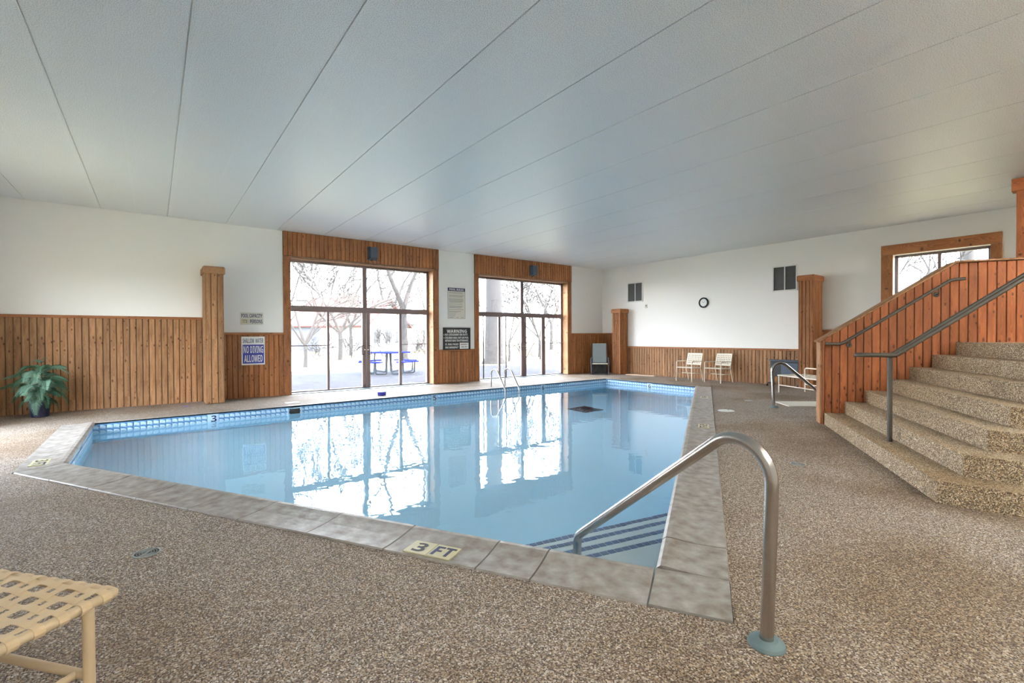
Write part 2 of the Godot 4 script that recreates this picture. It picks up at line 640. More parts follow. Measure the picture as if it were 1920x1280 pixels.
# ---------------------------------------------------------------- the scene
func _ready() -> void:
	rng.seed = 2024
	# camera: eye height 1.2 m, yaw 37.46 degrees to the right of the wall normal, pitch and roll of a degree at most
	var cam := Camera3D.new()
	cam.name = "camera"
	add_child(cam)
	var yaw := 0.65378
	var pitch := -0.010786
	var roll := -0.004964
	var fwd := Vector3(sin(yaw) * cos(pitch), sin(pitch), -cos(yaw) * cos(pitch))
	var rgt := Vector3(cos(yaw), 0, sin(yaw))
	var upv := rgt.cross(fwd)
	var r2 := rgt * cos(roll) + upv * sin(roll)
	var u2 := upv * cos(roll) - rgt * sin(roll)
	cam.transform = Transform3D(Basis(r2, u2, -fwd), Vector3(0, 1.2, 0))
	cam.fov = rad_to_deg(2.0 * atan(640.0 / 877.42))
	cam.far = 300.0
	cam.current = true
	# sky and exposure
	var env := Environment.new()
	env.background_mode = Environment.BG_SKY
	var sky := ProceduralSkyMaterial.new()
	sky.sky_top_color = Color(0.84, 0.89, 0.95)
	sky.sky_horizon_color = Color(0.97, 0.98, 1.0)
	sky.ground_bottom_color = Color(0.6, 0.58, 0.52)
	sky.ground_horizon_color = Color(0.9, 0.9, 0.9)
	sky.sun_angle_max = 1.0
	env.sky = Sky.new()
	env.sky.sky_material = sky
	env.background_energy_multiplier = 18.5
	env.tonemap_mode = Environment.TONE_MAPPER_LINEAR
	env.tonemap_exposure = 1.78
	env.sdfgi_enabled = true
	env.ssao_enabled = true
	env.ssil_enabled = true
	var we := WorldEnvironment.new()
	we.name = "world_environment"
	we.environment = env
	add_child(we)
	# low winter sun from behind the building: the patio lies in its shade
	var sun := DirectionalLight3D.new()
	sun.name = "sun"
	add_child(sun)
	sun.look_at_from_position(Vector3.ZERO, -Vector3(0.25, 0.55, 0.80).normalized(), Vector3.UP)
	sun.light_energy = 5.0
	sun.light_color = Color(1.0, 0.96, 0.90)
	sun.light_angular_distance = 0.6
	sun.shadow_enabled = true
	sun.sky_mode = DirectionalLight3D.SKY_MODE_LIGHT_ONLY

	materials()
	build_shell()
	build_pool()
	build_stairs()
	build_doors()
	build_left_door()
	build_fill_lights()
	build_pilasters()
	build_window()
	build_rails()
	build_signs()
	build_wall_things()
	build_furniture()
	build_plant()
	build_deck_things()
	build_outside()


func build_shell() -> void:
	# floor round the pool, five convex pieces
	var cw := 0.318
	var nn := Vector2(-0.8660254, -0.5)
	var rn := Vector2(0.5, -0.8660254)
	var h4 := pool[3] + nn * cw + rn * cw
	var h5 := Vector2(pool[4].x - cw, pool[4].y - cw * 0.268)
	var h3 := Vector2(pool[2].x + 0.06, 0)
	h3.y = h4.y + (h3.x - h4.x) * tan(PI / 6)
	var vf := pool[0].y + 0.06
	var h1 := Vector2(h5.x, vf)
	var h2 := Vector2(h3.x, vf)
	var st := mb()
	prism(st, PackedVector2Array([Vector2(LEFT, vf), Vector2(U, vf), Vector2(U, V + 0.36), Vector2(LEFT, V + 0.36)]), -0.3, 0.0)
	prism(st, PackedVector2Array([h2, Vector2(U, vf), Vector2(U, h3.y), h3]), -0.3, 0.0)
	prism(st, PackedVector2Array([h3, Vector2(U, h3.y), Vector2(U, FRONT), Vector2(h4.x, FRONT), h4]), -0.3, 0.0)
	prism(st, PackedVector2Array([h4, Vector2(h4.x, FRONT), Vector2(LEFT, FRONT), Vector2(LEFT, h5.y), h5]), -0.3, 0.0)
	prism(st, PackedVector2Array([h5, Vector2(LEFT, h5.y), Vector2(LEFT, vf), h1]), -0.3, 0.0)
	shell("floor", st, M.pebble, "tan exposed pebble deck around the pool")
	# ceiling: slab with long sprayed panels and open joints
	var ceil_node := setting("ceiling", "white textured ceiling of long panels")
	st = mb()
	slab(st, Vector3(LEFT - 0.3, C + 0.012, FRONT - 0.3), Vector3(U + 1.2, C + 0.35, V + 0.45))  # unseen overhang past the right wall, added to keep sun off the window
	put(ceil_node, "slab", st, M.paint)
	var s := -0.685 - 0.909 * 2
	while s < U:
		var a := maxf(s, LEFT) + 0.004
		var b := minf(s + 0.909, U) - 0.004
		if b > a:
			st = mb()
			slab(st, Vector3(a, C, FRONT), Vector3(b, C + 0.02, V - 0.004), 0.003)
			put(ceil_node, "panel", st, M.ceiling)
		s += 0.909
	# back wall with two door openings
	var wb := setting("wall_back", "white wall with wood wainscot and two glazed openings")
	st = mb()
	for o in [[LEFT - 0.3, 2.265, 0.0], [2.265, 5.63, 2.89], [5.63, 6.976, 0.0], [6.976, 10.333, 2.885], [10.333, U + 0.3, 0.0]]:
		slab(st, Vector3(o[0], o[2], V), Vector3(o[1], C + 0.012, V + 0.36))
	put(wb, "plaster", st, M.paint)
	for o in [[LEFT, 0.735, 1.545, "tan"], [1.035, 2.143, 1.26, "brown"], [5.766, 6.846, 0.83, "brown"], [10.471, U, 1.25, "brown"]]:
		boards(wb, W(o[0], 0.002, V), Vector3.RIGHT, Vector3.BACK, o[1] - o[0], o[2] - 0.002, M[o[3]])
		timber(wb, "cap_rail", W((o[0] + o[1]) / 2, o[2] + 0.02, V - 0.014), Vector3.RIGHT, Vector3.UP, Vector3(o[1] - o[0], 0.045, 0.034), M.brown[1])
	for o in [[2.143, 5.766, 2.90], [6.846, 10.471, 2.893]]:
		boards(wb, W(o[0], o[2], V - 0.03), Vector3.RIGHT, Vector3.BACK, o[1] - o[0], C - o[2] - 0.004, M.brown)
		st = mb()
		slab(st, Vector3(o[0], o[2], V - 0.03), Vector3(o[1], C - 0.004, V))
		put(wb, "header_backing", st, M.stem)
	for o in [[2.143, 2.265], [5.63, 5.766], [6.846, 6.976], [10.333, 10.471]]:
		timber(wb, "door_casing", W((o[0] + o[1]) / 2, 1.448, V - 0.014), Vector3.UP, Vector3.RIGHT, Vector3(2.895, o[1] - o[0], 0.028), M.brown[0])
	for o in [[2.265, 5.63, 2.89], [6.976, 10.333, 2.885]]:
		timber(wb, "head_jamb", W((o[0] + o[1]) / 2, o[2] - 0.012, V + 0.13), Vector3.RIGHT, Vector3.UP, Vector3(o[1] - o[0], 0.024, 0.30), M.tan[1])
		for x in [o[0] + 0.012, o[1] - 0.012]:
			timber(wb, "side_jamb", W(x, o[2] / 2 - 0.012, V + 0.13), Vector3.UP, Vector3.RIGHT, Vector3(o[2] - 0.026, 0.024, 0.30), M.tan[2])
	# right wall with the high window
	var wr := setting("wall_right", "white wall with low wood wainscot and a clock")
	st = mb()
	for o in [[FRONT - 0.3, 1.447, 0.0, C], [1.447, 2.843, 0.0, 1.75], [1.447, 2.843, 2.81, C], [2.843, V + 0.36, 0.0, C]]:
		slab(st, Vector3(U, o[2], o[0]), Vector3(U + 0.3, o[3] + 0.012, o[1]))
	put(wr, "plaster", st, M.paint)
	for o in [[V - 0.02, 9.85, 1.25, "brown"], [9.53, 4.40, 0.83, "tan"], [4.10, 0.2, 1.27, "brown"]]:
		boards(wr, W(U, 0.002, o[0]), Vector3.BACK, Vector3.LEFT, o[0] - o[1], o[2] - 0.002, M[o[3]])
		timber(wr, "cap_rail", W(U - 0.014, o[2] + 0.02, (o[0] + o[1]) / 2), Vector3.BACK, Vector3.UP, Vector3(o[0] - o[1], 0.045, 0.034), M.brown[1])
	# the two walls outside the frame
	st = mb()
	for o in [[FRONT - 0.3, 6.6, 0.0], [6.6, 9.0, 2.35], [9.0, V + 0.36, 0.0]]:
		slab(st, Vector3(LEFT - 0.3, o[2], o[0]), Vector3(LEFT, C + 0.012, o[1]))
	shell("wall_left", st, M.paint, "white wall left of the camera with a glass door")
	st = mb()
	slab(st, Vector3(LEFT - 0.3, 0, FRONT - 0.3), Vector3(U + 0.3, C + 0.012, FRONT))
	shell("wall_front", st, M.paint)


func tile_mesh() -> ArrayMesh:
	# one 15 cm waterline tile, two rows of raised wave shapes; x along the wall, y up from its lower edge, z into the pool
	var st := mb()
	rbox(st, Transform3D(Basis.IDENTITY, Vector3(0, 0.075, 0.004)), Vector3(0.149, 0.147, 0.008), 0.002)
	st.set_material(M.tile_base)
	var mesh := st.commit()
	st = mb()
	for row in 2:
		for k in 2:
			var x := -0.037 + k * 0.074
			var y := 0.036 + row * 0.072
			var a := [Vector2(-0.033, -0.020), Vector2(0.030, -0.030), Vector2(0.034, 0.004), Vector2(0.012, 0.022), Vector2(-0.031, 0.026)]
			var b := [Vector2(-0.024, -0.012), Vector2(0.022, -0.020), Vector2(0.025, 0.0), Vector2(0.008, 0.014), Vector2(-0.022, 0.016)]
			for i in 5:
				var j := (i + 1) % 5
				quadf(st, Vector3(x + a[i].x, y + a[i].y, 0.008), Vector3(x + a[j].x, y + a[j].y, 0.008), Vector3(x + b[j].x, y + b[j].y, 0.013), Vector3(x + b[i].x, y + b[i].y, 0.013), Vector3(a[i].x + a[j].x, a[i].y + a[j].y, 0.02))
			for i in range(1, 4):
				tri(st, Vector3(x + b[0].x, y + b[0].y, 0.013), Vector3(x + b[i].x, y + b[i].y, 0.013), Vector3(x + b[i + 1].x, y + b[i + 1].y, 0.013), Vector3.BACK)
	st.set_material(M.tile_wave)
	return st.commit(mesh)


func coping_stone(parent: Node, from: Vector2, along: Vector2, out: Vector2, s0: float, s1: float, k0 := 0.0, k1 := 0.0) -> void:
	var prof := [Vector2(0.0, -0.045), Vector2(-0.022, -0.040), Vector2(-0.032, -0.018), Vector2(-0.026, 0.006), Vector2(-0.008, 0.020), Vector2(0.022, 0.022), Vector2(0.07, 0.015), Vector2(0.15, 0.008), Vector2(0.25, 0.006), Vector2(0.312, 0.008), Vector2(0.318, 0.0), Vector2(0.318, -0.06), Vector2(0.0, -0.06)]
	var st := mb()
	var lift := rng.randf_range(-0.0015, 0.002)
	var a := []
	var b := []
	for q in prof:
		a.append(D(from + along * (s0 + k0 * q.x) + out * q.x, q.y + lift))
		b.append(D(from + along * (s1 + k1 * q.x) + out * q.x, q.y + lift))
	var mid := D(from + along * (s0 + s1) / 2 + out * 0.15, -0.02)
	for i in prof.size():
		var j := (i + 1) % prof.size()
		quadf(st, a[i], a[j], b[j], b[i], (a[i] + b[j]) / 2 - mid)
	for i in range(1, prof.size() - 1):
		for e in [[a, -along], [b, along]]:
			tri(st, e[0][0], e[0][i], e[0][i + 1], D(e[1]))
	put(parent, "coping_stone", st, M.coping)


func pool_depth(u: float) -> float:
	return lerpf(-0.98, -1.9, smoothstep(2.2, 8.2, u))


func build_pool() -> void:
	var p := thing("swimming_pool", "five-sided swimming pool with pale blue basin, tiled edge and concrete coping", "pool")
	# basin: walls and a floor that falls towards the right
	var st := mb()
	var n := pool.size()
	for i in n:
		var a := pool[i]
		var b := pool[(i + 1) % n]
		var inward := Vector2(a.y - b.y, b.x - a.x).normalized()
		if inward.dot(Vector2(4.5, 6.8) - a) < 0:
			inward = -inward
		quad(st, D(a, -2.2), D(b, -2.2), D(b, 0.0), D(a, 0.0), D(inward))
	var cuts := [-0.8, 2.2, 3.4, 4.6, 5.8, 7.0, 8.2, 10.2]
	for i in cuts.size() - 1:
		var band := PackedVector2Array([Vector2(cuts[i], 0), Vector2(cuts[i + 1], 0), Vector2(cuts[i + 1], 10), Vector2(cuts[i], 10)])
		for poly in Geometry2D.intersect_polygons(pool, band):
			for k in range(1, poly.size() - 1):
				var q := [poly[0], poly[k], poly[k + 1]]
				tri(st, D(q[0], pool_depth(q[0].x)), D(q[1], pool_depth(q[1].x)), D(q[2], pool_depth(q[2].x)), Vector3.UP)
	put(p, "basin", st, M.plaster, "pale blue painted basin")
	# narrow concrete lip along the far and right edges
	st = mb()
	slab(st, Vector3(-0.70 - 0.3, -0.06, 8.85), Vector3(10.16, 0.004, 8.915), 0.004)
	put(p, "far_lip", st, M.coping)
	st = mb()
	slab(st, Vector3(10.10, -0.06, 5.9), Vector3(10.165, 0.004, 8.85), 0.004)
	put(p, "end_lip", st, M.coping)
	# coping stones: near edge, right edge, left edge, corner
	var e := Vector2(-0.5, 0.8660254)
	var out := Vector2(-0.8660254, -0.5)
	var js := [0.03, 0.59, 0.89, 1.47, 2.045, 2.64, 3.14, 3.73, 4.35, 4.92, 5.42]
	for i in js.size() - 1:
		coping_stone(p, pool[3], e, out, js[i] + 0.004, js[i + 1] - 0.004, 0.0, 0.268 if i == js.size() - 2 else 0.0)
	js = [0.04, 0.41, 0.99, 1.58]
	while js[-1] < 8.9:
		js.append(js[-1] + 0.59)
	js[-1] = 9.33
	var e2 := Vector2(0.8660254, 0.5)
	var out2 := Vector2(0.5, -0.8660254)
	for i in js.size() - 1:
		coping_stone(p, pool[3], e2, out2, js[i] + 0.004, js[i + 1] - 0.004)
	js = [0.0, 0.55, 1.10, 1.65, 2.20, 2.75]
	for i in js.size() - 1:
		coping_stone(p, pool[4], Vector2(0, 1), Vector2(-1, 0), js[i] + 0.004, js[i + 1] - 0.004, -0.268 if i == 0 else 0.0)
	st = mb()
	var c0 := pool[3] + e * 0.026 + e2 * 0.036
	prism(st, PackedVector2Array([c0 - e * 0.34, c0 - e * 0.34 - e2 * 0.35, c0 - e2 * 0.35, c0]), -0.06, 0.009)
	put(p, "coping_stone", st, M.coping)
	# waterline tiles
	var tm := tile_mesh()
	var marks := {0: [[0.71, "3"], [4.63, "5"], [7.76, "6"]], 1: [[7.41, "6"]]}
	for i in n:
		var a := pool[i]
		var b := pool[(i + 1) % n]
		var dir := (b - a).normalized()
		var inward := Vector2(-dir.y, dir.x)
		if inward.dot(Vector2(4.5, 6.8) - a) < 0:
			inward = -inward
		var x3 := D(dir)
		var z3 := D(inward)
		if Vector3.UP.cross(z3).dot(x3) < 0:
			x3 = -x3
		var L := a.distance_to(b)
		var cnt := int(L / 0.152)
		for k in cnt:
			var mid := a + dir * (L * (k + 0.5) / cnt)
			var skip: bool = i == 0 and absf(mid.x - 1.96) < 0.12
			for mk in marks.get(i, []):
				var where: float = mid.x if i == 0 else mid.y
				if absf(where - mk[0]) <= 0.5 * L / cnt and not mk.has("set"):
					mk.append("set")
					skip = true
					depth_tile(D(mid, -0.168), x3, z3, mk[1], L / cnt)
			if not skip:
				var o := MeshInstance3D.new()
				o.name = "waterline_tile"
				o.mesh = tm
				p.add_child(o, true)
				o.transform = Transform3D(Basis(x3 * (L / cnt / 0.152), Vector3.UP, z3), D(mid, -0.168))
	# steps across the near right corner, blue tiles along each nosing
	var bis := (e + e2).normalized()
	var levels := [[0.70, -0.30], [0.94, -0.47], [1.19, -0.64], [1.43, -0.81]]
	for i in 4:
		var t: float = levels[i][0] * 1.41421
		var hh: float = levels[i][1]
		st = mb()
		prism(st, PackedVector2Array([pool[3], pool[3] + e * t, pool[3] + e2 * t]), hh - (0.17 if i < 3 else 0.3), hh)
		var sp := put(p, "underwater_step", st, M.step_plaster, "white plaster step under water")
		var ax := (e2 - e).normalized()
		var half: float = levels[i][0] - 0.03
		var cnt := int(2 * half / 0.056)
		for k in cnt:
			var q: Vector2 = pool[3] + bis * (levels[i][0] - 0.026) + ax * ((k + 0.5) * 0.056 - cnt * 0.028)
			st = mb()
			rbox(st, Transform3D(Basis(D(ax), Vector3.UP, -D(bis)), D(q, hh)), Vector3(0.051, 0.012, 0.046), 0.002)
			put(sp, "step_tile", st, M.stripe)
	# return inlet on the left wall
	st = mb()
	lathe(st, [Vector2(0.014, 0.0), Vector2(0.014, 0.014), Vector2(0.024, 0.016), Vector2(0.034, 0.012), Vector2(0.036, 0.0)], 16, Transform3D(Basis(Vector3.FORWARD, -PI / 2), W(-0.698, -0.45, 7.48)))
	put(p, "return_inlet", st, M.rail, "small round return fitting")
	# main drain
	st = mb()
	for k in 9:
		slab(st, Vector3(7.36, pool_depth(7.6) + 0.01, 7.03 + k * 0.055), Vector3(7.84, pool_depth(7.6) + 0.05, 7.055 + k * 0.055))
	for q in [[7.32, 6.98, 7.37, 7.54], [7.83, 6.98, 7.88, 7.54], [7.32, 6.98, 7.88, 7.03], [7.32, 7.49, 7.88, 7.54]]:
		slab(st, Vector3(q[0], pool_depth(7.6) - 0.1, q[1]), Vector3(q[2], pool_depth(7.6) + 0.06, q[3]))
	put(p, "main_drain_grate", st, M.slate, "dark square drain grate on the pool bottom")
	# skimmer mouth
	st = mb()
	for q in [[1.84, 1.865, -0.155, -0.03], [2.055, 2.08, -0.155, -0.03], [1.84, 2.08, -0.155, -0.14], [1.84, 2.08, -0.045, -0.03]]:
		slab(st, Vector3(q[0], q[2], 8.83), Vector3(q[1], q[3], 8.85), 0.003)
	var sk := put(p, "skimmer_frame", st, M.tile_wave)
	st = mb()
	slab(st, Vector3(1.865, -0.14, 8.842), Vector3(2.055, -0.045, 8.849))
	put(sk, "skimmer_mouth", st, M.black)
	# water: a closed body, its sides and bottom inside the basin walls
	var grown := PackedVector2Array()
	for q in Geometry2D.offset_polygon(pool, 0.004, Geometry2D.JOIN_MITER)[0]:
		grown.append(q)
	st = mb()
	prism(st, grown, -2.4, WL)
	solo("pool_water", st, M.water, "clear still blue water filling the pool", "water")


func depth_tile(at: Vector3, x3: Vector3, z3: Vector3, digit: String, w: float) -> void:
	var words := {"3": "leftmost white tile with a navy number on the far pool edge", "5": "white tile with a navy number between skimmer and ladder on far edge"}
	var lab: String = words.get(digit, "white tile with a navy number right of the ladder on far edge" if absf(z3.z) > 0.5 else "white tile with a navy number on the short right end of pool")
	var t := thing("depth_marker", lab, "depth marker", at, 0.0, "depth digits on the waterline")
	t.basis = Basis(x3, Vector3.UP, z3)
	var st := mb()
	rbox(st, Transform3D(Basis.IDENTITY, Vector3(0, 0.075, 0.005)), Vector3(w - 0.003, 0.148, 0.010), 0.002)
	put(t, "tile", st, M.tile_wave)
	text(t, "digit", digit, 0.075, 0.10, Transform3D(Basis.IDENTITY, Vector3(0.01, 0.078, 0.0105)), M.navy)


func flat_marker(at: Vector2, right: Vector2, up: Vector2, a: String, b: String, label: String, h := 0.008, s := 0.15) -> void:
	var t := thing("depth_marker", label, "depth marker", D(at, h), 0.0, "depth tiles set in the coping")
	t.basis = Basis(D(right), D(up), Vector3.UP)
	for k in 2:
		var st := mb()
		rbox(st, Transform3D(Basis.IDENTITY, Vector3((k - 0.5) * s, 0, 0.0)), Vector3(s - 0.004, s - 0.006, 0.008), 0.002)
		var tile := put(t, "tile", st, M.marker)
		var word := a if k == 0 else b
		text(tile, "lettering", word, (0.48 if k == 0 else 0.80) * s, 0.66 * s, Transform3D(Basis.IDENTITY, Vector3((k - 0.5) * s, 0, 0.0042)), M.black if k == 0 else M.navy)


func build_stairs() -> void:
	# stairs: seven pebble steps that turn a corner towards the camera
	var t := thing("staircase", "wide tan pebble staircase with seven steps and a turned corner", "stairs")
	var rs := Vector2(-0.857, -0.515)
	var last := stair0 + sdir * 5.352
	for k in 7:
		var a := stair0 + sdir * (GO * k)
		var bu := 4.42 + 0.295 * k
		var b := a + rs * ((a.x - bu) / 0.857)
		var c := Vector2(b.x + 0.14 * (b.y - FRONT), FRONT)
		var st := mb()
		prism(st, PackedVector2Array([a, b, c, last]), RISE * k, RISE * (k + 1))
		put(t, "step", st, M.stair_pebble)
	# stair wall: boarded guard that rises with the stairs
	var w := setting("wall_stair", "reddish wood board guard wall beside the stairs")
	var top := func(s: float) -> float: return minf(1.145 + 0.678 * s, 2.075)
	var x3 := D(sdir)
	var z3 := D(snor)
	var back := stair0 - snor * 0.018
	var st := mb()
	var prof := [[-0.02, 0.0], [-0.02, top.call(-0.02)], [1.372, 2.075], [5.35, 2.075], [5.35, 0.0]]
	for side in [0.0, 0.20]:
		var nrm := z3 if side == 0.0 else -z3
		for i in range(1, prof.size() - 1):
			var q := []
			for j in [0, i, i + 1]:
				q.append(D(back + sdir * prof[j][0] - snor * side, prof[j][1] - 0.001))
			tri(st, q[0], q[1], q[2], nrm)
	for i in prof.size():
		var j := (i + 1) % prof.size()
		quadf(st, D(back + sdir * prof[i][0], prof[i][1]), D(back + sdir * prof[j][0], prof[j][1]), D(back + sdir * prof[j][0] - snor * 0.20, prof[j][1]), D(back + sdir * prof[i][0] - snor * 0.20, prof[i][1]), D(sdir * (prof[i][0] + prof[j][0] - 4.0) * 0.2, prof[i][1] + prof[j][1] - 1.2))
	put(w, "core", st, M.stem)
	var pw := 0.0876
	for i in 60:
		var s0 := i * pw
		var foot := maxf(0.0, floorf(s0 / GO) * RISE - 0.03) if s0 < 1.6 else 1.06
		var hl: float = top.call(s0) - 0.004 - foot
		var hr: float = top.call(s0 + pw) - 0.004 - foot
		var m := board(pw - 0.007, hl, hr, 0.018, 0.005, rng.randi() % 4, rng.randf_range(0.0, 0.3))
		inst(w, "plank", m, M.red[rng.randi() % 4], Transform3D(Basis(x3, Vector3.UP, z3), D(back + sdir * (s0 + pw / 2), foot)))
	# end board and cap
	timber(w, "end_board", D(stair0 - sdir * 0.035 - snor * 0.115, top.call(-0.03) / 2), Vector3.UP, z3, Vector3(top.call(-0.03), 0.225, 0.026), M.tan[2])
	timber(w, "corner_trim", D(stair0 - sdir * 0.012 + snor * 0.006, top.call(-0.02) / 2), Vector3.UP, z3, Vector3(top.call(-0.02), 0.022, 0.022), M.red[0])
	var q0 := D(stair0 - sdir * 0.075 - snor * 0.10, top.call(-0.075) + 0.012)
	var q1 := D(stair0 + sdir * 1.372 - snor * 0.10, 2.087)
	var q2 := D(stair0 + sdir * 5.3 - snor * 0.10, 2.087)
	for e in [[q0, q1], [q1, q2]]:
		var d: Vector3 = e[1] - e[0]
		var al := d.normalized()
		var upv := z3.cross(al)
		if upv.y < 0:
			upv = -upv
		timber(w, "cap_board", (e[0] + e[1]) / 2, al, upv, Vector3(d.length(), 0.024, 0.26), M.tan[1])
	# wall handrail with two brackets
	var r := thing("stair_handrail", "dark metal handrail fixed on the wood stair wall", "handrail")
	var path := []
	for q in [[0.0, 1.085], [0.17, 1.075], [1.30, 1.865], [1.43, 1.872]]:
		path.append(D(stair0 + sdir * q[0] + snor * 0.075, q[1]))
	st = mb()
	tube(st, fillet(path, 0.16), 0.0185, 12)
	put(r, "rail", st, M.rail)
	for q in [[0.275, 1.125], [1.18, 1.755]]:
		st = mb()
		var b0: Vector2 = stair0 + sdir * q[0]
		tube(st, fillet([D(b0 + snor * 0.012, q[1] - 0.06), D(b0 + snor * 0.075, q[1] - 0.06), D(b0 + snor * 0.075, q[1] + 0.02)], 0.03), 0.007, 8)
		lathe(st, [Vector2(0, 0.012), Vector2(0.022, 0.010), Vector2(0.034, 0.0)], 16, Transform3D(Basis(x3, z3, x3.cross(z3)), D(b0, q[1] - 0.06)))
		put(r, "bracket", st, M.rail)
	# free-standing double rail in the middle of the flight
	r = thing("stair_centre_rail", "dark metal double handrail on a post on the lowest step", "handrail")
	var pb := Vector2(5.704, 1.381)
	var rd := Vector2(0.857, 0.515)
	path = []
	for q in [[1.75, 2.11, 0.055], [1.5, 2.11, 0.055], [0.03, 1.0, 0.055], [-0.27, 1.0, 0.055], [-0.27, 1.0, -0.055], [0.03, 1.0, -0.055], [1.5, 2.11, -0.055], [1.75, 2.11, -0.055]]:
		path.append(D(pb + sdir * q[0] + rd * q[2], q[1]))
	st = mb()
	tube(st, fillet(path, 0.055, 8), 0.0195, 12)
	put(r, "rail", st, M.rail)
	st = mb()
	tube(st, [D(pb, RISE), D(pb, 0.985)], 0.022, 14)
	put(r, "post", st, M.rail)
	st = mb()
	tube(st, [D(pb - rd * 0.055, 0.985), D(pb + rd * 0.055, 0.985)], 0.014, 10)
	put(r, "yoke", st, M.rail)
	st = mb()
	tube(st, [D(pb + sdir * 1.6, RISE * 7), D(pb + sdir * 1.6, 2.10)], 0.022, 14)
	put(r, "post", st, M.rail)
	# doorway casing at the head of the stairs
	var d3 := setting("door_3", "wood doorway casing at the head of the stairs")
	timber(d3, "post", W(9.80, 2.2, 0.885), Vector3.UP, Vector3.BACK, Vector3(2.2, 0.085, 0.14), M.red[1])
	timber(d3, "header", W(9.80, C - 0.10, 0.90 - 0.8), Vector3.BACK, Vector3.UP, Vector3(1.75, 0.18, 0.16), M.red[2])
	st = mb()
	slab(st, Vector3(9.84, 0.0, 0.90), Vector3(9.90, C, FRONT))
	put(d3, "dark_opening_sheet", st, M.stem)  # dark sheet that paints in the shade inside the doorway opening
	st = mb()
	prism(st, PackedVector2Array([stair0 + sdir * 5.3, stair0 + sdir * 1.8, Vector2(9.9, 0.96), Vector2(9.9, FRONT)]), 0.9, RISE * 7)
	shell("floor_landing", st, M.stair_pebble)


func build_doors() -> void:
	var gv := V + 0.27
	var spec := [
		{"name": "door_1", "label": "dark bronze glass sliding doors with upper lights, left pair", "o": [2.289, 5.606], "top": 2.866, "mid": [3.899, 3.998], "cen": [3.884, 4.069], "stiles": [[3.09, 3.14], [4.81, 4.875]], "thin": [], "bars": [[2.32, 3.09], [4.875, 5.58]], "barh": 1.02},
		{"name": "door_2", "label": "dark bronze glass sliding doors with upper lights, right pair behind the ladder", "o": [7.0, 10.309], "top": 2.861, "mid": [8.631, 8.733], "cen": [8.645, 8.835], "stiles": [[7.825, 7.89], [9.465, 9.60]], "thin": [[7.27, 7.305], [8.06, 8.09]], "bars": [[9.6, 10.27]], "barh": 0.985},
	]
	for d in spec:
		var t := setting(d.name, d.label)
		var o0: float = d.o[0]
		var o1: float = d.o[1]
		var st := mb()
		for q in [[o0, o1, 0.0, 0.035], [o0, o1, d.top - 0.045, d.top], [o0, o0 + 0.045, 0.0, d.top], [o1 - 0.06, o1, 0.0, d.top]]:
			slab(st, Vector3(q[0], q[2], gv - 0.05), Vector3(q[1], q[3], gv + 0.05), 0.004)
		put(t, "outer_frame", st, M.bronze)
		st = mb()
		slab(st, Vector3(o0 + 0.02, 1.765, gv - 0.06), Vector3(o1 - 0.02, 1.89, gv + 0.05), 0.005)
		put(t, "transom", st, M.bronze)
		st = mb()
		slab(st, Vector3(d.mid[0], 1.88, gv - 0.045), Vector3(d.mid[1], d.top - 0.02, gv + 0.045), 0.004)
		put(t, "mullion", st, M.bronze)
		var c: float = (d.cen[0] + d.cen[1]) / 2
		for s in [-1, 1]:
			st = mb()
			var a: float = d.cen[0] if s < 0 else c + 0.004
			var b: float = c - 0.004 if s < 0 else d.cen[1]
			slab(st, Vector3(a, 0.035, gv - 0.05), Vector3(b, 1.77, gv + 0.02), 0.006)
			var stile := put(t, "meeting_stile", st, M.bronze)
			st = mb()
			var hx: float = c + s * 0.115
			tube(st, fillet([W(c + s * 0.05, 1.0, gv - 0.05), W(hx, 1.0, gv - 0.075), W(hx, 0.80, gv - 0.075), W(c + s * 0.05, 0.80, gv - 0.05)], 0.012), 0.009, 8)
			put(stile, "handle", st, M.dark_bronze)
			st = mb()
			lathe(st, [Vector2(0.0, 0.01), Vector2(0.018, 0.008), Vector2(0.02, 0.0)], 12, Transform3D(Basis(Vector3.RIGHT, PI / 2), W(c + s * 0.04, 0.9, gv - 0.05)))
			put(stile, "lock", st, M.steel)
		for q in d.stiles:
			st = mb()
			slab(st, Vector3(q[0], 0.03, gv - 0.03), Vector3(q[1], 1.77, gv + 0.03), 0.004)
			put(t, "stile", st, M.bronze)
		for q in d.thin:
			st = mb()
			slab(st, Vector3(q[0], 0.03, gv - 0.055), Vector3(q[1], 1.77, gv - 0.035), 0.003)
			put(t, "screen_stile", st, M.dark_bronze)
		for q in d.bars:
			st = mb()
			slab(st, Vector3(q[0], d.barh - 0.010, gv - 0.012), Vector3(q[1], d.barh + 0.010, gv + 0.012), 0.002)
			put(t, "cross_bar", st, M.bronze)
		var xs := [[o0 + 0.02, d.stiles[0][0] + 0.01], [d.stiles[0][1] - 0.01, d.cen[0] + 0.01], [d.cen[1] - 0.01, d.stiles[1][0] + 0.01], [d.stiles[1][1] - 0.01, o1 - 0.03]]
		for q in xs:
			st = mb()
			slab(st, Vector3(q[0], 0.03, gv + 0.002), Vector3(q[1], 1.77, gv + 0.008))
			put(t, "pane", st, M.glass)
		for q in [[o0 + 0.03, d.mid[0] + 0.01], [d.mid[1] - 0.01, o1 - 0.04]]:
			st = mb()
			slab(st, Vector3(q[0], 1.885, gv + 0.002), Vector3(q[1], d.top - 0.03, gv + 0.008))
			put(t, "pane", st, M.glass)
		st = mb()
		slab(st, Vector3(o0, 0.0, V + 0.02), Vector3(o1, 0.012, V + 0.36))
		put(t, "threshold", st, M.galv)


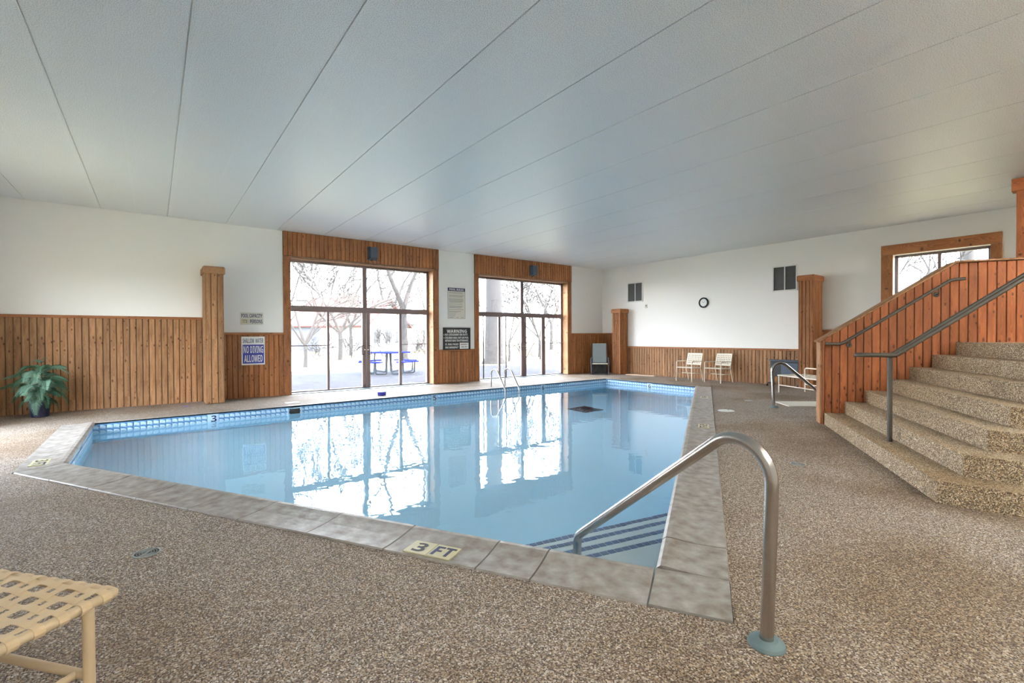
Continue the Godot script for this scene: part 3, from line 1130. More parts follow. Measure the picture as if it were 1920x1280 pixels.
func build_left_door() -> void:
	# glass door in the left wall, outside the frame: its daylight falls on the back wall left of the pillar
	var t := setting("door_4", "glass sliding door in the left wall")
	var x := LEFT - 0.2
	var st := mb()
	for q in [[6.6, 9.0, 0.0, 0.05], [6.6, 9.0, 2.29, 2.35], [6.6, 6.66, 0.0, 2.35], [8.94, 9.0, 0.0, 2.35]]:
		slab(st, Vector3(x - 0.05, q[2], q[0]), Vector3(x + 0.05, q[3], q[1]), 0.004)
	put(t, "outer_frame", st, M.bronze)
	st = mb()
	slab(st, Vector3(x - 0.04, 0.04, 7.76), Vector3(x + 0.04, 2.30, 7.84), 0.004)
	put(t, "meeting_stile", st, M.bronze)
	for q in [[6.65, 7.77], [7.83, 8.95]]:
		st = mb()
		slab(st, Vector3(x - 0.003, 0.04, q[0]), Vector3(x + 0.003, 2.30, q[1]))
		put(t, "pane", st, M.glass)


func add_fill_light(at: Vector3, turn: float, label: String) -> void:
	# added unseen fill light: a trough that brightens the ceiling
	var t := thing("fill_light_trough", label, "lamp", at, turn, "added fill lights behind the camera")
	var st := mb()
	rbox(st, Transform3D(Basis.IDENTITY, Vector3(0, -0.06, 0.13)), Vector3(1.50, 0.02, 0.22), 0.004)
	rbox(st, Transform3D(Basis.IDENTITY, Vector3(0, 0.0, 0.245)), Vector3(1.50, 0.14, 0.014), 0.004)
	rbox(st, Transform3D(Basis.IDENTITY, Vector3(0, 0.0, 0.012)), Vector3(1.50, 0.14, 0.014), 0.004)
	for s in [-1, 1]:
		rbox(st, Transform3D(Basis.IDENTITY, Vector3(s * 0.745, 0.0, 0.13)), Vector3(0.012, 0.14, 0.22), 0.004)
	put(t, "trough", st, M.white)
	st = mb()
	rbox(st, Transform3D(Basis.IDENTITY, Vector3(0, -0.035, 0.13)), Vector3(1.40, 0.012, 0.16), 0.003)
	put(t, "fill_diffuser", st, M.lamp)
	var l := AreaLight3D.new()
	l.name = "fill_area_light"
	t.add_child(l)
	l.transform = Transform3D(Basis(Vector3.RIGHT, PI / 2), Vector3(0, -0.02, 0.13))
	l.area_size = Vector2(1.40, 0.16)
	l.light_energy = FILL_ENERGY
	l.light_color = Color(1.0, 0.99, 0.97)
	l.area_range = 30.0
	l.shadow_enabled = true


func build_fill_lights() -> void:
	for q in [[0.6, "added unseen fill light behind the camera, left of the row"], [4.2, "added unseen fill light behind the camera, middle of the row"], [7.8, "added unseen fill light behind the camera, right of the row"], [10.9, "added unseen fill light behind the doorway at the stair head"]]:
		add_fill_light(W(q[0], 2.45, FRONT), PI, q[1])


func pilaster(called: String, label: String, lo: Vector2, hi: Vector2, top: float, faces: Array, tone: String) -> void:
	var t := thing(called, label, "pillar", D((lo + hi) / 2), 0.0, "wood clad half-height pillars")
	var mid := (lo + hi) / 2
	var st := mb()
	rbox(st, Transform3D(Basis.IDENTITY, Vector3(0, top / 2 - 0.05, 0)), Vector3(hi.x - lo.x - 0.04, top - 0.1, hi.y - lo.y - 0.04), 0.0)
	put(t, "core", st, M.stem)
	for f in faces:
		var out: Vector3 = f
		var along := Vector3.UP.cross(out)
		var ext := absf(along.x) * (hi.x - lo.x) + absf(along.z) * (hi.y - lo.y)
		var dep := absf(out.x) * (hi.x - lo.x) / 2 + absf(out.z) * (hi.y - lo.y) / 2
		boards(t, out * (dep - 0.02) - along * ext / 2 + Vector3(0, 0.01, 0), along, out, ext, top - 0.11, M[tone], 0.085, 0.02)
	for f in faces:
		var out: Vector3 = f
		var along := Vector3.UP.cross(out)
		var ext := absf(along.x) * (hi.x - lo.x) + absf(along.z) * (hi.y - lo.y) + 0.05
		var dep := absf(out.x) * (hi.x - lo.x) / 2 + absf(out.z) * (hi.y - lo.y) / 2
		timber(t, "cap_trim", out * (dep + 0.012) + Vector3(0, top - 0.06, 0), along, Vector3.UP, Vector3(ext, 0.115, 0.024), M[tone][2])
	timber(t, "cap_top", Vector3(0, top + 0.002, 0), Vector3.RIGHT, Vector3.UP, Vector3(hi.x - lo.x + 0.02, 0.016, hi.y - lo.y + 0.02), M[tone][1])


func build_pilasters() -> void:
	pilaster("wood_pillar", "wood clad pillar against the back wall left of the doors", Vector2(0.74, 10.06), Vector2(1.035, V - 0.02), 2.49, [Vector3.BACK, Vector3.LEFT, Vector3.RIGHT], "tan")
	pilaster("wood_pillar", "wood clad pillar in the far corner beside grey chair", Vector2(11.55, 9.53), Vector2(U - 0.02, 9.85), 2.04, [Vector3.LEFT, Vector3.BACK, Vector3.FORWARD], "brown")
	pilaster("wood_pillar", "tall wood clad pillar on right wall behind the stair guard", Vector2(11.41, 4.10), Vector2(U - 0.02, 4.40), 2.51, [Vector3.LEFT, Vector3.BACK, Vector3.FORWARD], "brown")


func build_window() -> void:
	var t := setting("window_1", "high wood framed window with two panes above the stairs")
	var v0 := 1.447
	var v1 := 2.843
	for q in [[2.91, 1.302, 3.036], [1.70, 1.302, 3.036]]:
		timber(t, "casing", W(U - 0.018, q[0] + (0.005 if q[0] > 2 else 0.0), (q[1] + q[2]) / 2), Vector3.BACK, Vector3.UP, Vector3(q[2] - q[1], 0.20, 0.036), M.brown[2])
	for q in [[1.302, 1.447], [2.843, 3.036]]:
		timber(t, "casing", W(U - 0.017, 2.30, (q[0] + q[1]) / 2), Vector3.UP, Vector3.BACK, Vector3(1.02, q[1] - q[0], 0.034), M.brown[1])
	var st := mb()
	for q in [[v0, v1, 1.76, 1.82], [v0, v1, 2.76, 2.808], [v0, v0 + 0.05, 1.76, 2.808], [v1 - 0.05, v1, 1.76, 2.808]]:
		slab(st, Vector3(U + 0.13, q[2], q[0]), Vector3(U + 0.20, q[3], q[1]), 0.004)
	put(t, "window_frame", st, M.bronze)
	st = mb()
	slab(st, Vector3(U + 0.12, 1.78, 2.135), Vector3(U + 0.20, 2.79, 2.185), 0.004)
	put(t, "mullion", st, M.bronze)
	for q in [[v0 + 0.04, 2.14], [2.18, v1 - 0.04]]:
		st = mb()
		slab(st, Vector3(U + 0.158, 1.8, q[0]), Vector3(U + 0.164, 2.78, q[1]))
		put(t, "pane", st, M.glass)


func grab_rail(called: String, label: String, base: Vector2, dir: Vector2, pts: Array, flange_h: float) -> Node3D:
	var t := thing(called, label, "handrail", D(base))
	var path := []
	for q in pts:
		path.append(D(dir * q[0], q[1]))
	var st := mb()
	tube(st, path, 0.0245, 20)
	put(t, "rail", st, M.steel)
	st = mb()
	lathe(st, [Vector2(0.026, 0.026), Vector2(0.040, 0.024), Vector2(0.064, 0.014), Vector2(0.068, 0.004), Vector2(0.068, 0.0)], 28, Transform3D(Basis.IDENTITY, Vector3(0, flange_h, 0)))
	put(t, "flange", st, M.flange, "greenish corroded round flange")
	return t


func build_rails() -> void:
	var base := Vector2(1.876, 0.834)
	var dir := (Vector2(1.999, 1.989) - base).normalized()
	var raw := []
	for q in [[0.0, 0.0], [-0.02, 0.60]]:
		raw.append(q)
	# the bend over the top, then the slope down to the lower bend
	var arc := []
	for k in 13:
		var a := PI - (PI - 0.90) * k / 12.0
		arc.append([0.128 + 0.148 * cos(a), 0.632 + 0.148 * sin(a)])
	raw += arc
	var low := fillet([Vector3(arc[-1][0], arc[-1][1], 0), Vector3(1.145, 0.01, 0), Vector3(1.16, -0.30, 0)], 0.09, 7)
	for q in low.slice(1):
		raw.append([q.x, q.y])
	var t := grab_rail("pool_handrail", "stainless steel handrail bending down into the pool steps in foreground", base, dir, raw, 0.0)
	var st := mb()
	lathe(st, [Vector2(0.026, 0.02), Vector2(0.055, 0.012), Vector2(0.058, 0.0)], 24, Transform3D(Basis.IDENTITY, D(dir * 1.16, -0.30)))
	put(t, "lower_flange", st, M.flange)
	# second rail beyond the stair wall
	var dir2 := Vector2(0.766, -0.643)
	raw = [[0.0, 0.0], [-0.03, 0.56]]
	for k in 11:
		var a := PI - (PI - 0.86) * k / 10.0
		raw.append([0.105 + 0.135 * cos(a), 0.60 + 0.135 * sin(a)])
	raw.append([0.95, 0.06])
	raw.append([1.0, 0.0])
	grab_rail("spa_handrail", "stainless steel handrail on the deck beyond the stair guard wall", Vector2(8.20, 3.53), dir2, raw, 0.0)
	# ladder
	var l := thing("pool_ladder", "stainless steel pool ladder with two looped rails at far edge", "ladder", W(6.59, 0, 9.16))
	for x in [-0.203, 0.203]:
		st = mb()
		var path := []
		for q in [[0.0, -0.02], [0.0, 0.40], [0.22, 0.44], [0.56, -0.02], [0.575, -1.05]]:
			path.append(Vector3(x, q[1], q[0]))
		tube(st, fillet(path, 0.15, 8), 0.019, 12)
		put(l, "rail", st, M.steel)
	for k in 3:
		st = mb()
		rbox(st, Transform3D(Basis.IDENTITY, Vector3(0, -0.33 - 0.28 * k, 0.575)), Vector3(0.39, 0.025, 0.075), 0.006)
		put(l, "tread", st, M.white)


func build_signs() -> void:
	var z := V - 0.002
	var t := thing("capacity_sign", "white sign reading pool capacity 73 persons on white wall", "sign", W(1.568, 1.582, z))
	var st := mb()
	rbox(st, Transform3D(Basis.IDENTITY, Vector3(0, 0, 0.003)), Vector3(0.41, 0.245, 0.005), 0.001)
	put(t, "board", st, M.offwhite)
	text(t, "lettering", "POOL CAPACITY", 0.37, 0.075, Transform3D(Basis.IDENTITY, Vector3(0, 0.058, 0.0058)), M.navy)
	text(t, "lettering", "PERSONS", 0.22, 0.075, Transform3D(Basis.IDENTITY, Vector3(0.075, -0.055, 0.0058)), M.navy)
	st = mb()
	rbox(st, Transform3D(Basis.IDENTITY, Vector3(-0.125, -0.055, 0.006)), Vector3(0.13, 0.085, 0.002), 0.0005)
	var card := put(t, "number_card", st, M.marker)
	text(card, "lettering", "73", 0.075, 0.06, Transform3D(Basis.IDENTITY, Vector3(-0.125, -0.055, 0.0074)), M.vent, "Droid Serif", 400)

	t = thing("no_diving_sign", "white and blue sign reading shallow water no diving allowed", "sign", W(1.582, 0.94, V - 0.022))
	st = mb()
	rbox(st, Transform3D(Basis.IDENTITY, Vector3(0, 0, 0.004)), Vector3(0.415, 0.565, 0.007), 0.002)
	put(t, "board", st, M.white)
	text(t, "lettering", "SHALLOW  WATER", 0.365, 0.09, Transform3D(Basis.IDENTITY, Vector3(0, 0.20, 0.0078)), M.navy)
	st = mb()
	rbox(st, Transform3D(Basis.IDENTITY, Vector3(0.002, -0.065, 0.008)), Vector3(0.375, 0.375, 0.002), 0.0005)
	var panel := put(t, "blue_panel", st, M.signblue)
	text(panel, "lettering", "NO DIVING", 0.345, 0.14, Transform3D(Basis.IDENTITY, Vector3(0.002, 0.025, 0.0094)), M.white)
	text(panel, "lettering", "ALLOWED", 0.325, 0.14, Transform3D(Basis.IDENTITY, Vector3(0.002, -0.155, 0.0094)), M.white)

	t = thing("pool_rules_sign", "tall white notice headed pool rules between the doors", "sign", W(6.298, 2.07, z))
	st = mb()
	rbox(st, Transform3D(Basis.IDENTITY, Vector3(0, 0, 0.003)), Vector3(0.52, 0.80, 0.005), 0.001)
	put(t, "board", st, M.offwhite)
	st = mb()
	rbox(st, Transform3D(Basis.IDENTITY, Vector3(0, 0.358, 0.006)), Vector3(0.52, 0.085, 0.003), 0.0005)
	var head := put(t, "heading_band", st, M.navy)
	text(head, "lettering", "POOL RULES", 0.43, 0.05, Transform3D(Basis.IDENTITY, Vector3(0, 0.358, 0.0078)), M.white)
	st = mb()
	var y := 0.285
	var rows := [0.40, 0.42, 0.0, 0.44, 0.43, 0.40, 0.0, 0.41, 0.44, 0.42, 0.43, 0.38, 0.0, 0.40, 0.0, 0.39, 0.41, 0.36, 0.0, 0.43, 0.0, 0.37, 0.25, 0.0, 0.20, 0.0, 0.18]
	for wdt in rows:
		if wdt > 0.0:
			rbox(st, Transform3D(Basis.IDENTITY, Vector3(-0.225 + wdt / 2, y, 0.0058)), Vector3(wdt, 0.008, 0.0008), 0.0)
		y -= 0.0235
	for q in [[-0.15, 0.14], [0.03, 0.06], [0.17, 0.08]]:
		rbox(st, Transform3D(Basis.IDENTITY, Vector3(q[0], -0.365, 0.0058)), Vector3(q[1], 0.009, 0.0008), 0.0)
	put(t, "fine_print", st, M.print)
	st = mb()
	for q in [[0, -0.398, 0.52, 0.006], [-0.258, 0, 0.006, 0.80], [0.258, 0, 0.006, 0.80]]:
		rbox(st, Transform3D(Basis.IDENTITY, Vector3(q[0], q[1], 0.006)), Vector3(q[2], q[3], 0.003), 0.0)
	put(t, "border", st, M.print)

	t = thing("warning_sign", "black sign with white lettering headed warning between the doors", "sign", W(6.29, 1.148, V - 0.024))
	st = mb()
	rbox(st, Transform3D(Basis.IDENTITY, Vector3(0, 0, 0.004)), Vector3(0.83, 0.575, 0.007), 0.002)
	put(t, "board", st, M.black)
	text(t, "lettering", "WARNING", 0.60, 0.085, Transform3D(Basis.IDENTITY, Vector3(0, 0.195, 0.0078)), M.white)
	for q in [["•", -0.385, 0.105, 0.022, 0.022], ["NO LIFEGUARD ON DUTY.", -0.01, 0.105, 0.69, 0.055], ["•", -0.385, 0.025, 0.022, 0.022], ["CHILDREN SHALL NOT USE POOL", 0.0, 0.025, 0.71, 0.052], ["WITHOUT ADULT IN ATTENDANCE.", 0.0, -0.05, 0.71, 0.052], ["ST. PAUL POLICE", -0.155, -0.145, 0.39, 0.050], ["FIRE EMERGENCY", -0.155, -0.225, 0.39, 0.050]]:
		text(t, "lettering", q[0], q[3], q[4], Transform3D(Basis.IDENTITY, Vector3(q[1], q[2], 0.0078)), M.white)
	st = mb()
	rbox(st, Transform3D(Basis.IDENTITY, Vector3(0.215, -0.185, 0.0085)), Vector3(0.27, 0.16, 0.002), 0.0005)
	card = put(t, "white_panel", st, M.white)
	text(card, "lettering", "EMERGENCY", 0.22, 0.035, Transform3D(Basis.IDENTITY, Vector3(0.215, -0.15, 0.0098)), M.red_print)
	text(card, "lettering", "DIAL 911", 0.18, 0.035, Transform3D(Basis.IDENTITY, Vector3(0.215, -0.215, 0.0098)), M.black)
	# depth tiles laid in the coping
	flat_marker(Vector2(1.222, 2.337), Vector2(0.5, -0.866), Vector2(0.866, 0.5), "3", "FT", "cream tiles reading 3 FT in the near coping", 0.0105)
	flat_marker(Vector2(5.72, 3.34), Vector2(-0.866, -0.5), Vector2(-0.5, 0.866), "5", "FT", "cream depth tiles in the right coping, nearer pair", 0.0105, 0.14)
	flat_marker(Vector2(8.40, 4.89), Vector2(-0.866, -0.5), Vector2(-0.5, 0.866), "6", "FT", "cream depth tiles in the right coping, farther pair", 0.0105, 0.14)
	flat_marker(Vector2(-0.875, 6.32), Vector2(0, -1), Vector2(1, 0), "3", "FT", "cream depth tiles in the left corner coping", 0.0105, 0.14)


func build_wall_things() -> void:
	# speakers on the door headers
	for q in [[4.01, "dark grey speaker box on the header over the left doors"], [8.82, "dark grey speaker box on the header over the right doors"]]:
		var t := thing("wall_speaker", q[1], "speaker", W(q[0], 3.115, V - 0.05), 0.0, "speakers above the doors")
		var st := mb()
		var p := [Vector3(-0.10, -0.145, 0.02), Vector3(0.10, -0.145, 0.02), Vector3(0.10, 0.145, 0.02), Vector3(-0.10, 0.145, 0.02)]
		var f := [Vector3(-0.085, -0.125, 0.17), Vector3(0.085, -0.125, 0.17), Vector3(0.085, 0.135, 0.17), Vector3(-0.085, 0.135, 0.17)]
		for i in 4:
			var j := (i + 1) % 4
			quadf(st, p[i], p[j], f[j], f[i], (p[i] + p[j]) * Vector3(1, 1, 0))
		quadf(st, p[0], p[1], p[2], p[3], Vector3.FORWARD)
		quadf(st, f[0], f[1], f[2], f[3], Vector3.BACK)
		put(t, "cabinet", st, M.slate)
		st = mb()
		rbox(st, Transform3D(Basis.IDENTITY, Vector3(0, 0.005, 0.172)), Vector3(0.15, 0.24, 0.008), 0.003)
		put(t, "grille", st, M.slate)
		st = mb()
		tube(st, fillet([Vector3(-0.03, -0.12, 0.0), Vector3(-0.03, -0.165, 0.04), Vector3(-0.03, -0.165, 0.12), Vector3(-0.03, -0.12, 0.13)], 0.02), 0.008, 8)
		put(t, "bracket", st, M.black)
	# vents
	for q in [[9.25, 2.558, 0.585, 0.61, "white framed grey louvre vent near the far corner"], [4.895, 2.55, 0.555, 0.61, "white framed grey louvre vent beside the tall pillar"]]:
		var t := thing("wall_vent", q[4], "vent", Vector3.ZERO, 0.0, "louvre vents on the right wall")
		t.transform = face_b(W(U - 0.001, q[1], q[0]))
		var w: float = q[2]
		var h: float = q[3]
		var st := mb()
		for e in [[0, h / 2 - 0.015, w, 0.03], [0, -h / 2 + 0.015, w, 0.03], [-w / 2 + 0.015, 0, 0.03, h], [w / 2 - 0.015, 0, 0.03, h]]:
			rbox(st, Transform3D(Basis.IDENTITY, Vector3(e[0], e[1], 0.016)), Vector3(e[2], e[3], 0.032), 0.004)
		put(t, "frame", st, M.white)
		st = mb()
		rbox(st, Transform3D(Basis.IDENTITY, Vector3(0, 0, 0.011)), Vector3(0.022, h - 0.05, 0.02), 0.003)
		put(t, "centre_bar", st, M.white)
		st = mb()
		rbox(st, Transform3D(Basis.IDENTITY, Vector3(0, 0, 0.002)), Vector3(w - 0.05, h - 0.05, 0.003), 0.0)
		put(t, "backing", st, M.vent)
		var slat := mb()
		rbox(slat, Transform3D(Basis(Vector3.RIGHT, 0.75), Vector3.ZERO), Vector3(w / 2 - 0.045, 0.016, 0.002), 0.0)
		var sm_ := slat.commit()
		var rowsn := int((h - 0.07) / 0.021)
		for k in rowsn:
			for s in [-1, 1]:
				inst(t, "slat", sm_, M.vent, Transform3D(Basis.IDENTITY, Vector3(s * (w / 4 - 0.002), -h / 2 + 0.045 + k * 0.021, 0.010)))
	# clock
	var t := thing("wall_clock", "round black rimmed wall clock with white face", "clock")
	t.transform = face_b(W(U - 0.001, 2.095, 6.96))
	var turn := Transform3D(Basis(Vector3.RIGHT, PI / 2), Vector3.ZERO)
	var st := mb()
	lathe(st, [Vector2(0.142, 0.0), Vector2(0.142, 0.025), Vector2(0.134, 0.04), Vector2(0.120, 0.044), Vector2(0.106, 0.034), Vector2(0.104, 0.02)], 40, turn)
	put(t, "rim", st, M.black)
	st = mb()
	lathe(st, [Vector2(0.105, 0.02), Vector2(0.0, 0.021)], 40, turn)
	var face := put(t, "face", st, M.white)
	for k in 12:
		var a := TAU * k / 12
		st = mb()
		rbox(st, Transform3D(Basis(Vector3.BACK, -a), Vector3(sin(a) * 0.088, cos(a) * 0.088, 0.0225)), Vector3(0.005, 0.016, 0.001), 0.0)
		put(face, "hour_mark", st, M.black)
	for q in [[-0.9, 0.055, 0.006], [0.9, 0.075, 0.004]]:
		st = mb()
		rbox(st, Transform3D(Basis(Vector3.BACK, -q[0]), Vector3(sin(q[0]) * q[1] / 2, cos(q[0]) * q[1] / 2, 0.024)), Vector3(q[2], q[1], 0.002), 0.0)
		put(t, "hand", st, M.black)
	# thermostat
	t = thing("thermostat", "small white thermostat on the right wall below the vent", "thermostat")
	t.transform = face_b(W(U - 0.001, 2.10, 8.84))
	st = mb()
	rbox(st, Transform3D(Basis.IDENTITY, Vector3(0, 0, 0.012)), Vector3(0.08, 0.11, 0.024), 0.006)
	put(t, "case", st, M.offwhite)
	st = mb()
	rbox(st, Transform3D(Basis.IDENTITY, Vector3(0.008, 0.018, 0.025)), Vector3(0.04, 0.025, 0.002), 0.0005)
	put(t, "dial_window", st, M.vent)


# a vinyl strap over a pair of tubes with the ends wrapped round them: flat ribbon that waves up and down
func ribbon(st: SurfaceTool, a: Vector3, b: Vector3, side: Vector3, w: float, th: float, wave: int, phase: float, amp: float, wrap: float) -> void:
	var n := maxi(2, wave * 4)
	var d := (b - a).normalized()
	var prev := []
	var line := []
	if wrap > 0.0:
		for k in 5:
			var an := -PI * 0.9 + PI * 0.9 * k / 5.0 + PI / 2
			line.append(a - Vector3.UP * wrap + (-d * cos(an) + Vector3.UP * sin(an)) * wrap)
	for i in n + 1:
		var f := float(i) / n
		line.append(a.lerp(b, f) + Vector3.UP * (amp * cos(PI * wave * f + phase) if i > 0 and i < n else 0.0))
	if wrap > 0.0:
		for k in 5:
			var an := PI / 2 - PI * 0.9 * (k + 1) / 5.0
			line.append(b - Vector3.UP * wrap + (d * cos(an) + Vector3.UP * sin(an)) * wrap)
	for i in line.size():
		var t: Vector3 = (line[mini(i + 1, line.size() - 1)] - line[maxi(i - 1, 0)]).normalized()
		var up := side.cross(t).normalized()
		if up.y < 0 and i > 4 and i < line.size() - 5:
			up = -up
		elif i <= 4 or i >= line.size() - 5:
			var mid := (a if i <= 4 else b) - Vector3.UP * wrap
			if wrap > 0.0 and up.dot(line[i] - mid) < 0:
				up = -up
			elif wrap <= 0.0 and up.y < 0:
				up = -up
		var q := [line[i] - side * w / 2, line[i] + side * w / 2, line[i] + side * w / 2 + up * th, line[i] - side * w / 2 + up * th]
		if prev:
			quadf(st, prev[2], prev[3], q[3], q[2], up)
			quadf(st, prev[0], prev[1], q[1], q[0], -up)
			quadf(st, prev[0], prev[3], q[3], q[0], -side)
			quadf(st, prev[1], prev[2], q[2], q[1], side)
		prev = q


# woven straps over a flat frame: origin corner o, edges x and y (vectors)
func weave(parent: Node, o: Vector3, x: Vector3, y: Vector3, nx: int, ny: int, w: float, m: Material, wrap: float) -> void:
	for i in nx:
		var f := (i + 0.5) / nx
		var st := mb()
		ribbon(st, o + x * f, o + x * f + y, x.normalized(), w, 0.002, ny, PI * (i % 2), 0.0035, wrap)
		put(parent, "strap", st, m)
	for j in ny:
		var f := (j + 0.5) / ny
		var st := mb()
		ribbon(st, o + y * f, o + y * f + x, y.normalized(), w, 0.002, nx, PI * ((j + 1) % 2), 0.0035, wrap)
		put(parent, "strap", st, m)


func strap_chair(label: String, at: Vector3, turn: float) -> void:
	# local: x to the sitter's left and right, z to the front
	var t := thing("strap_armchair", label, "chair", at, turn, "cream strap chairs along the right wall")
	var w := 0.45
	var tr := 0.0115
	for s in [-1.0, 1.0]:
		var st := mb()
		tube(st, fillet([Vector3(s * w / 2, 0, 0.27), Vector3(s * w / 2, 0.53, 0.26), Vector3(s * w / 2, 0.52, -0.20)], 0.05), tr, 8)
		put(t, "front_leg", st, M.chair_white)
		st = mb()
		tube(st, fillet([Vector3(s * w * 0.47, 0, -0.28), Vector3(s * w * 0.47, 0.36, -0.17), Vector3(s * w * 0.46, 0.72, -0.27)], 0.1), tr, 8)
		put(t, "back_leg", st, M.chair_white)
		st = mb()
		tube(st, [Vector3(s * w * 0.47, 0.365, 0.27), Vector3(s * w * 0.47, 0.34, -0.18)], tr, 8)
		put(t, "seat_rail", st, M.chair_white)
		st = mb()
		tube(st, [Vector3(s * w * 0.49, 0.21, 0.265), Vector3(s * w * 0.47, 0.21, -0.215)], 0.008, 6)
		put(t, "side_stretcher", st, M.chair_white)
	for q in [[0.72, -0.27, 0.46], [0.43, -0.185, 0.47], [0.345, -0.18, 0.47], [0.365, 0.26, 0.49]]:
		var st := mb()
		tube(st, [Vector3(-w * q[2], q[0], q[1]), Vector3(w * q[2], q[0], q[1])], tr, 8)
		put(t, "cross_rail", st, M.chair_white)
	var st2 := mb()
	tube(st2, [Vector3(-w * 0.48, 0.21, 0.03), Vector3(w * 0.48, 0.21, 0.03)], 0.008, 6)
	put(t, "stretcher", st2, M.chair_white)
	# seat straps and back straps
	for i in 8:
		var st := mb()
		var x := -0.19 + 0.38 * i / 7.0
		ribbon(st, Vector3(x, 0.378, 0.26), Vector3(x, 0.356, -0.18), Vector3.RIGHT, 0.036, 0.002, 6, PI * (i % 2), 0.003, 0.0)
		put(t, "seat_strap", st, M.chair_white)
	for j in 8:
		var st := mb()
		var f := (j + 0.5) / 8.0
		ribbon(st, Vector3(-0.21, lerpf(0.375, 0.36, f), 0.24 - 0.40 * f), Vector3(0.21, lerpf(0.375, 0.36, f), 0.24 - 0.40 * f), Vector3.BACK, 0.034, 0.002, 6, PI * ((j + 1) % 2), 0.003, 0.0)
		put(t, "seat_strap", st, M.chair_white)
	var bo := Vector3(0, 0.43, -0.185)
	var bt := Vector3(0, 0.72, -0.27)
	for i in 9:
		var st := mb()
		var x := -0.19 + 0.38 * i / 8.0
		rbox(st, Transform3D(Basis(Vector3.RIGHT, -0.29), (bo + bt) / 2 + Vector3(x, 0, 0.004)), Vector3(0.024, 0.31, 0.003), 0.001)
		put(t, "back_strap", st, M.chair_white)
	for j in 6:
		var st := mb()
		var f := (j + 0.5) / 6.0
		rbox(st, Transform3D(Basis(Vector3.RIGHT, -0.29), bo.lerp(bt, f) + Vector3(0, 0, 0.007)), Vector3(0.42, 0.026, 0.003), 0.001)
		put(t, "back_strap", st, M.chair_white)


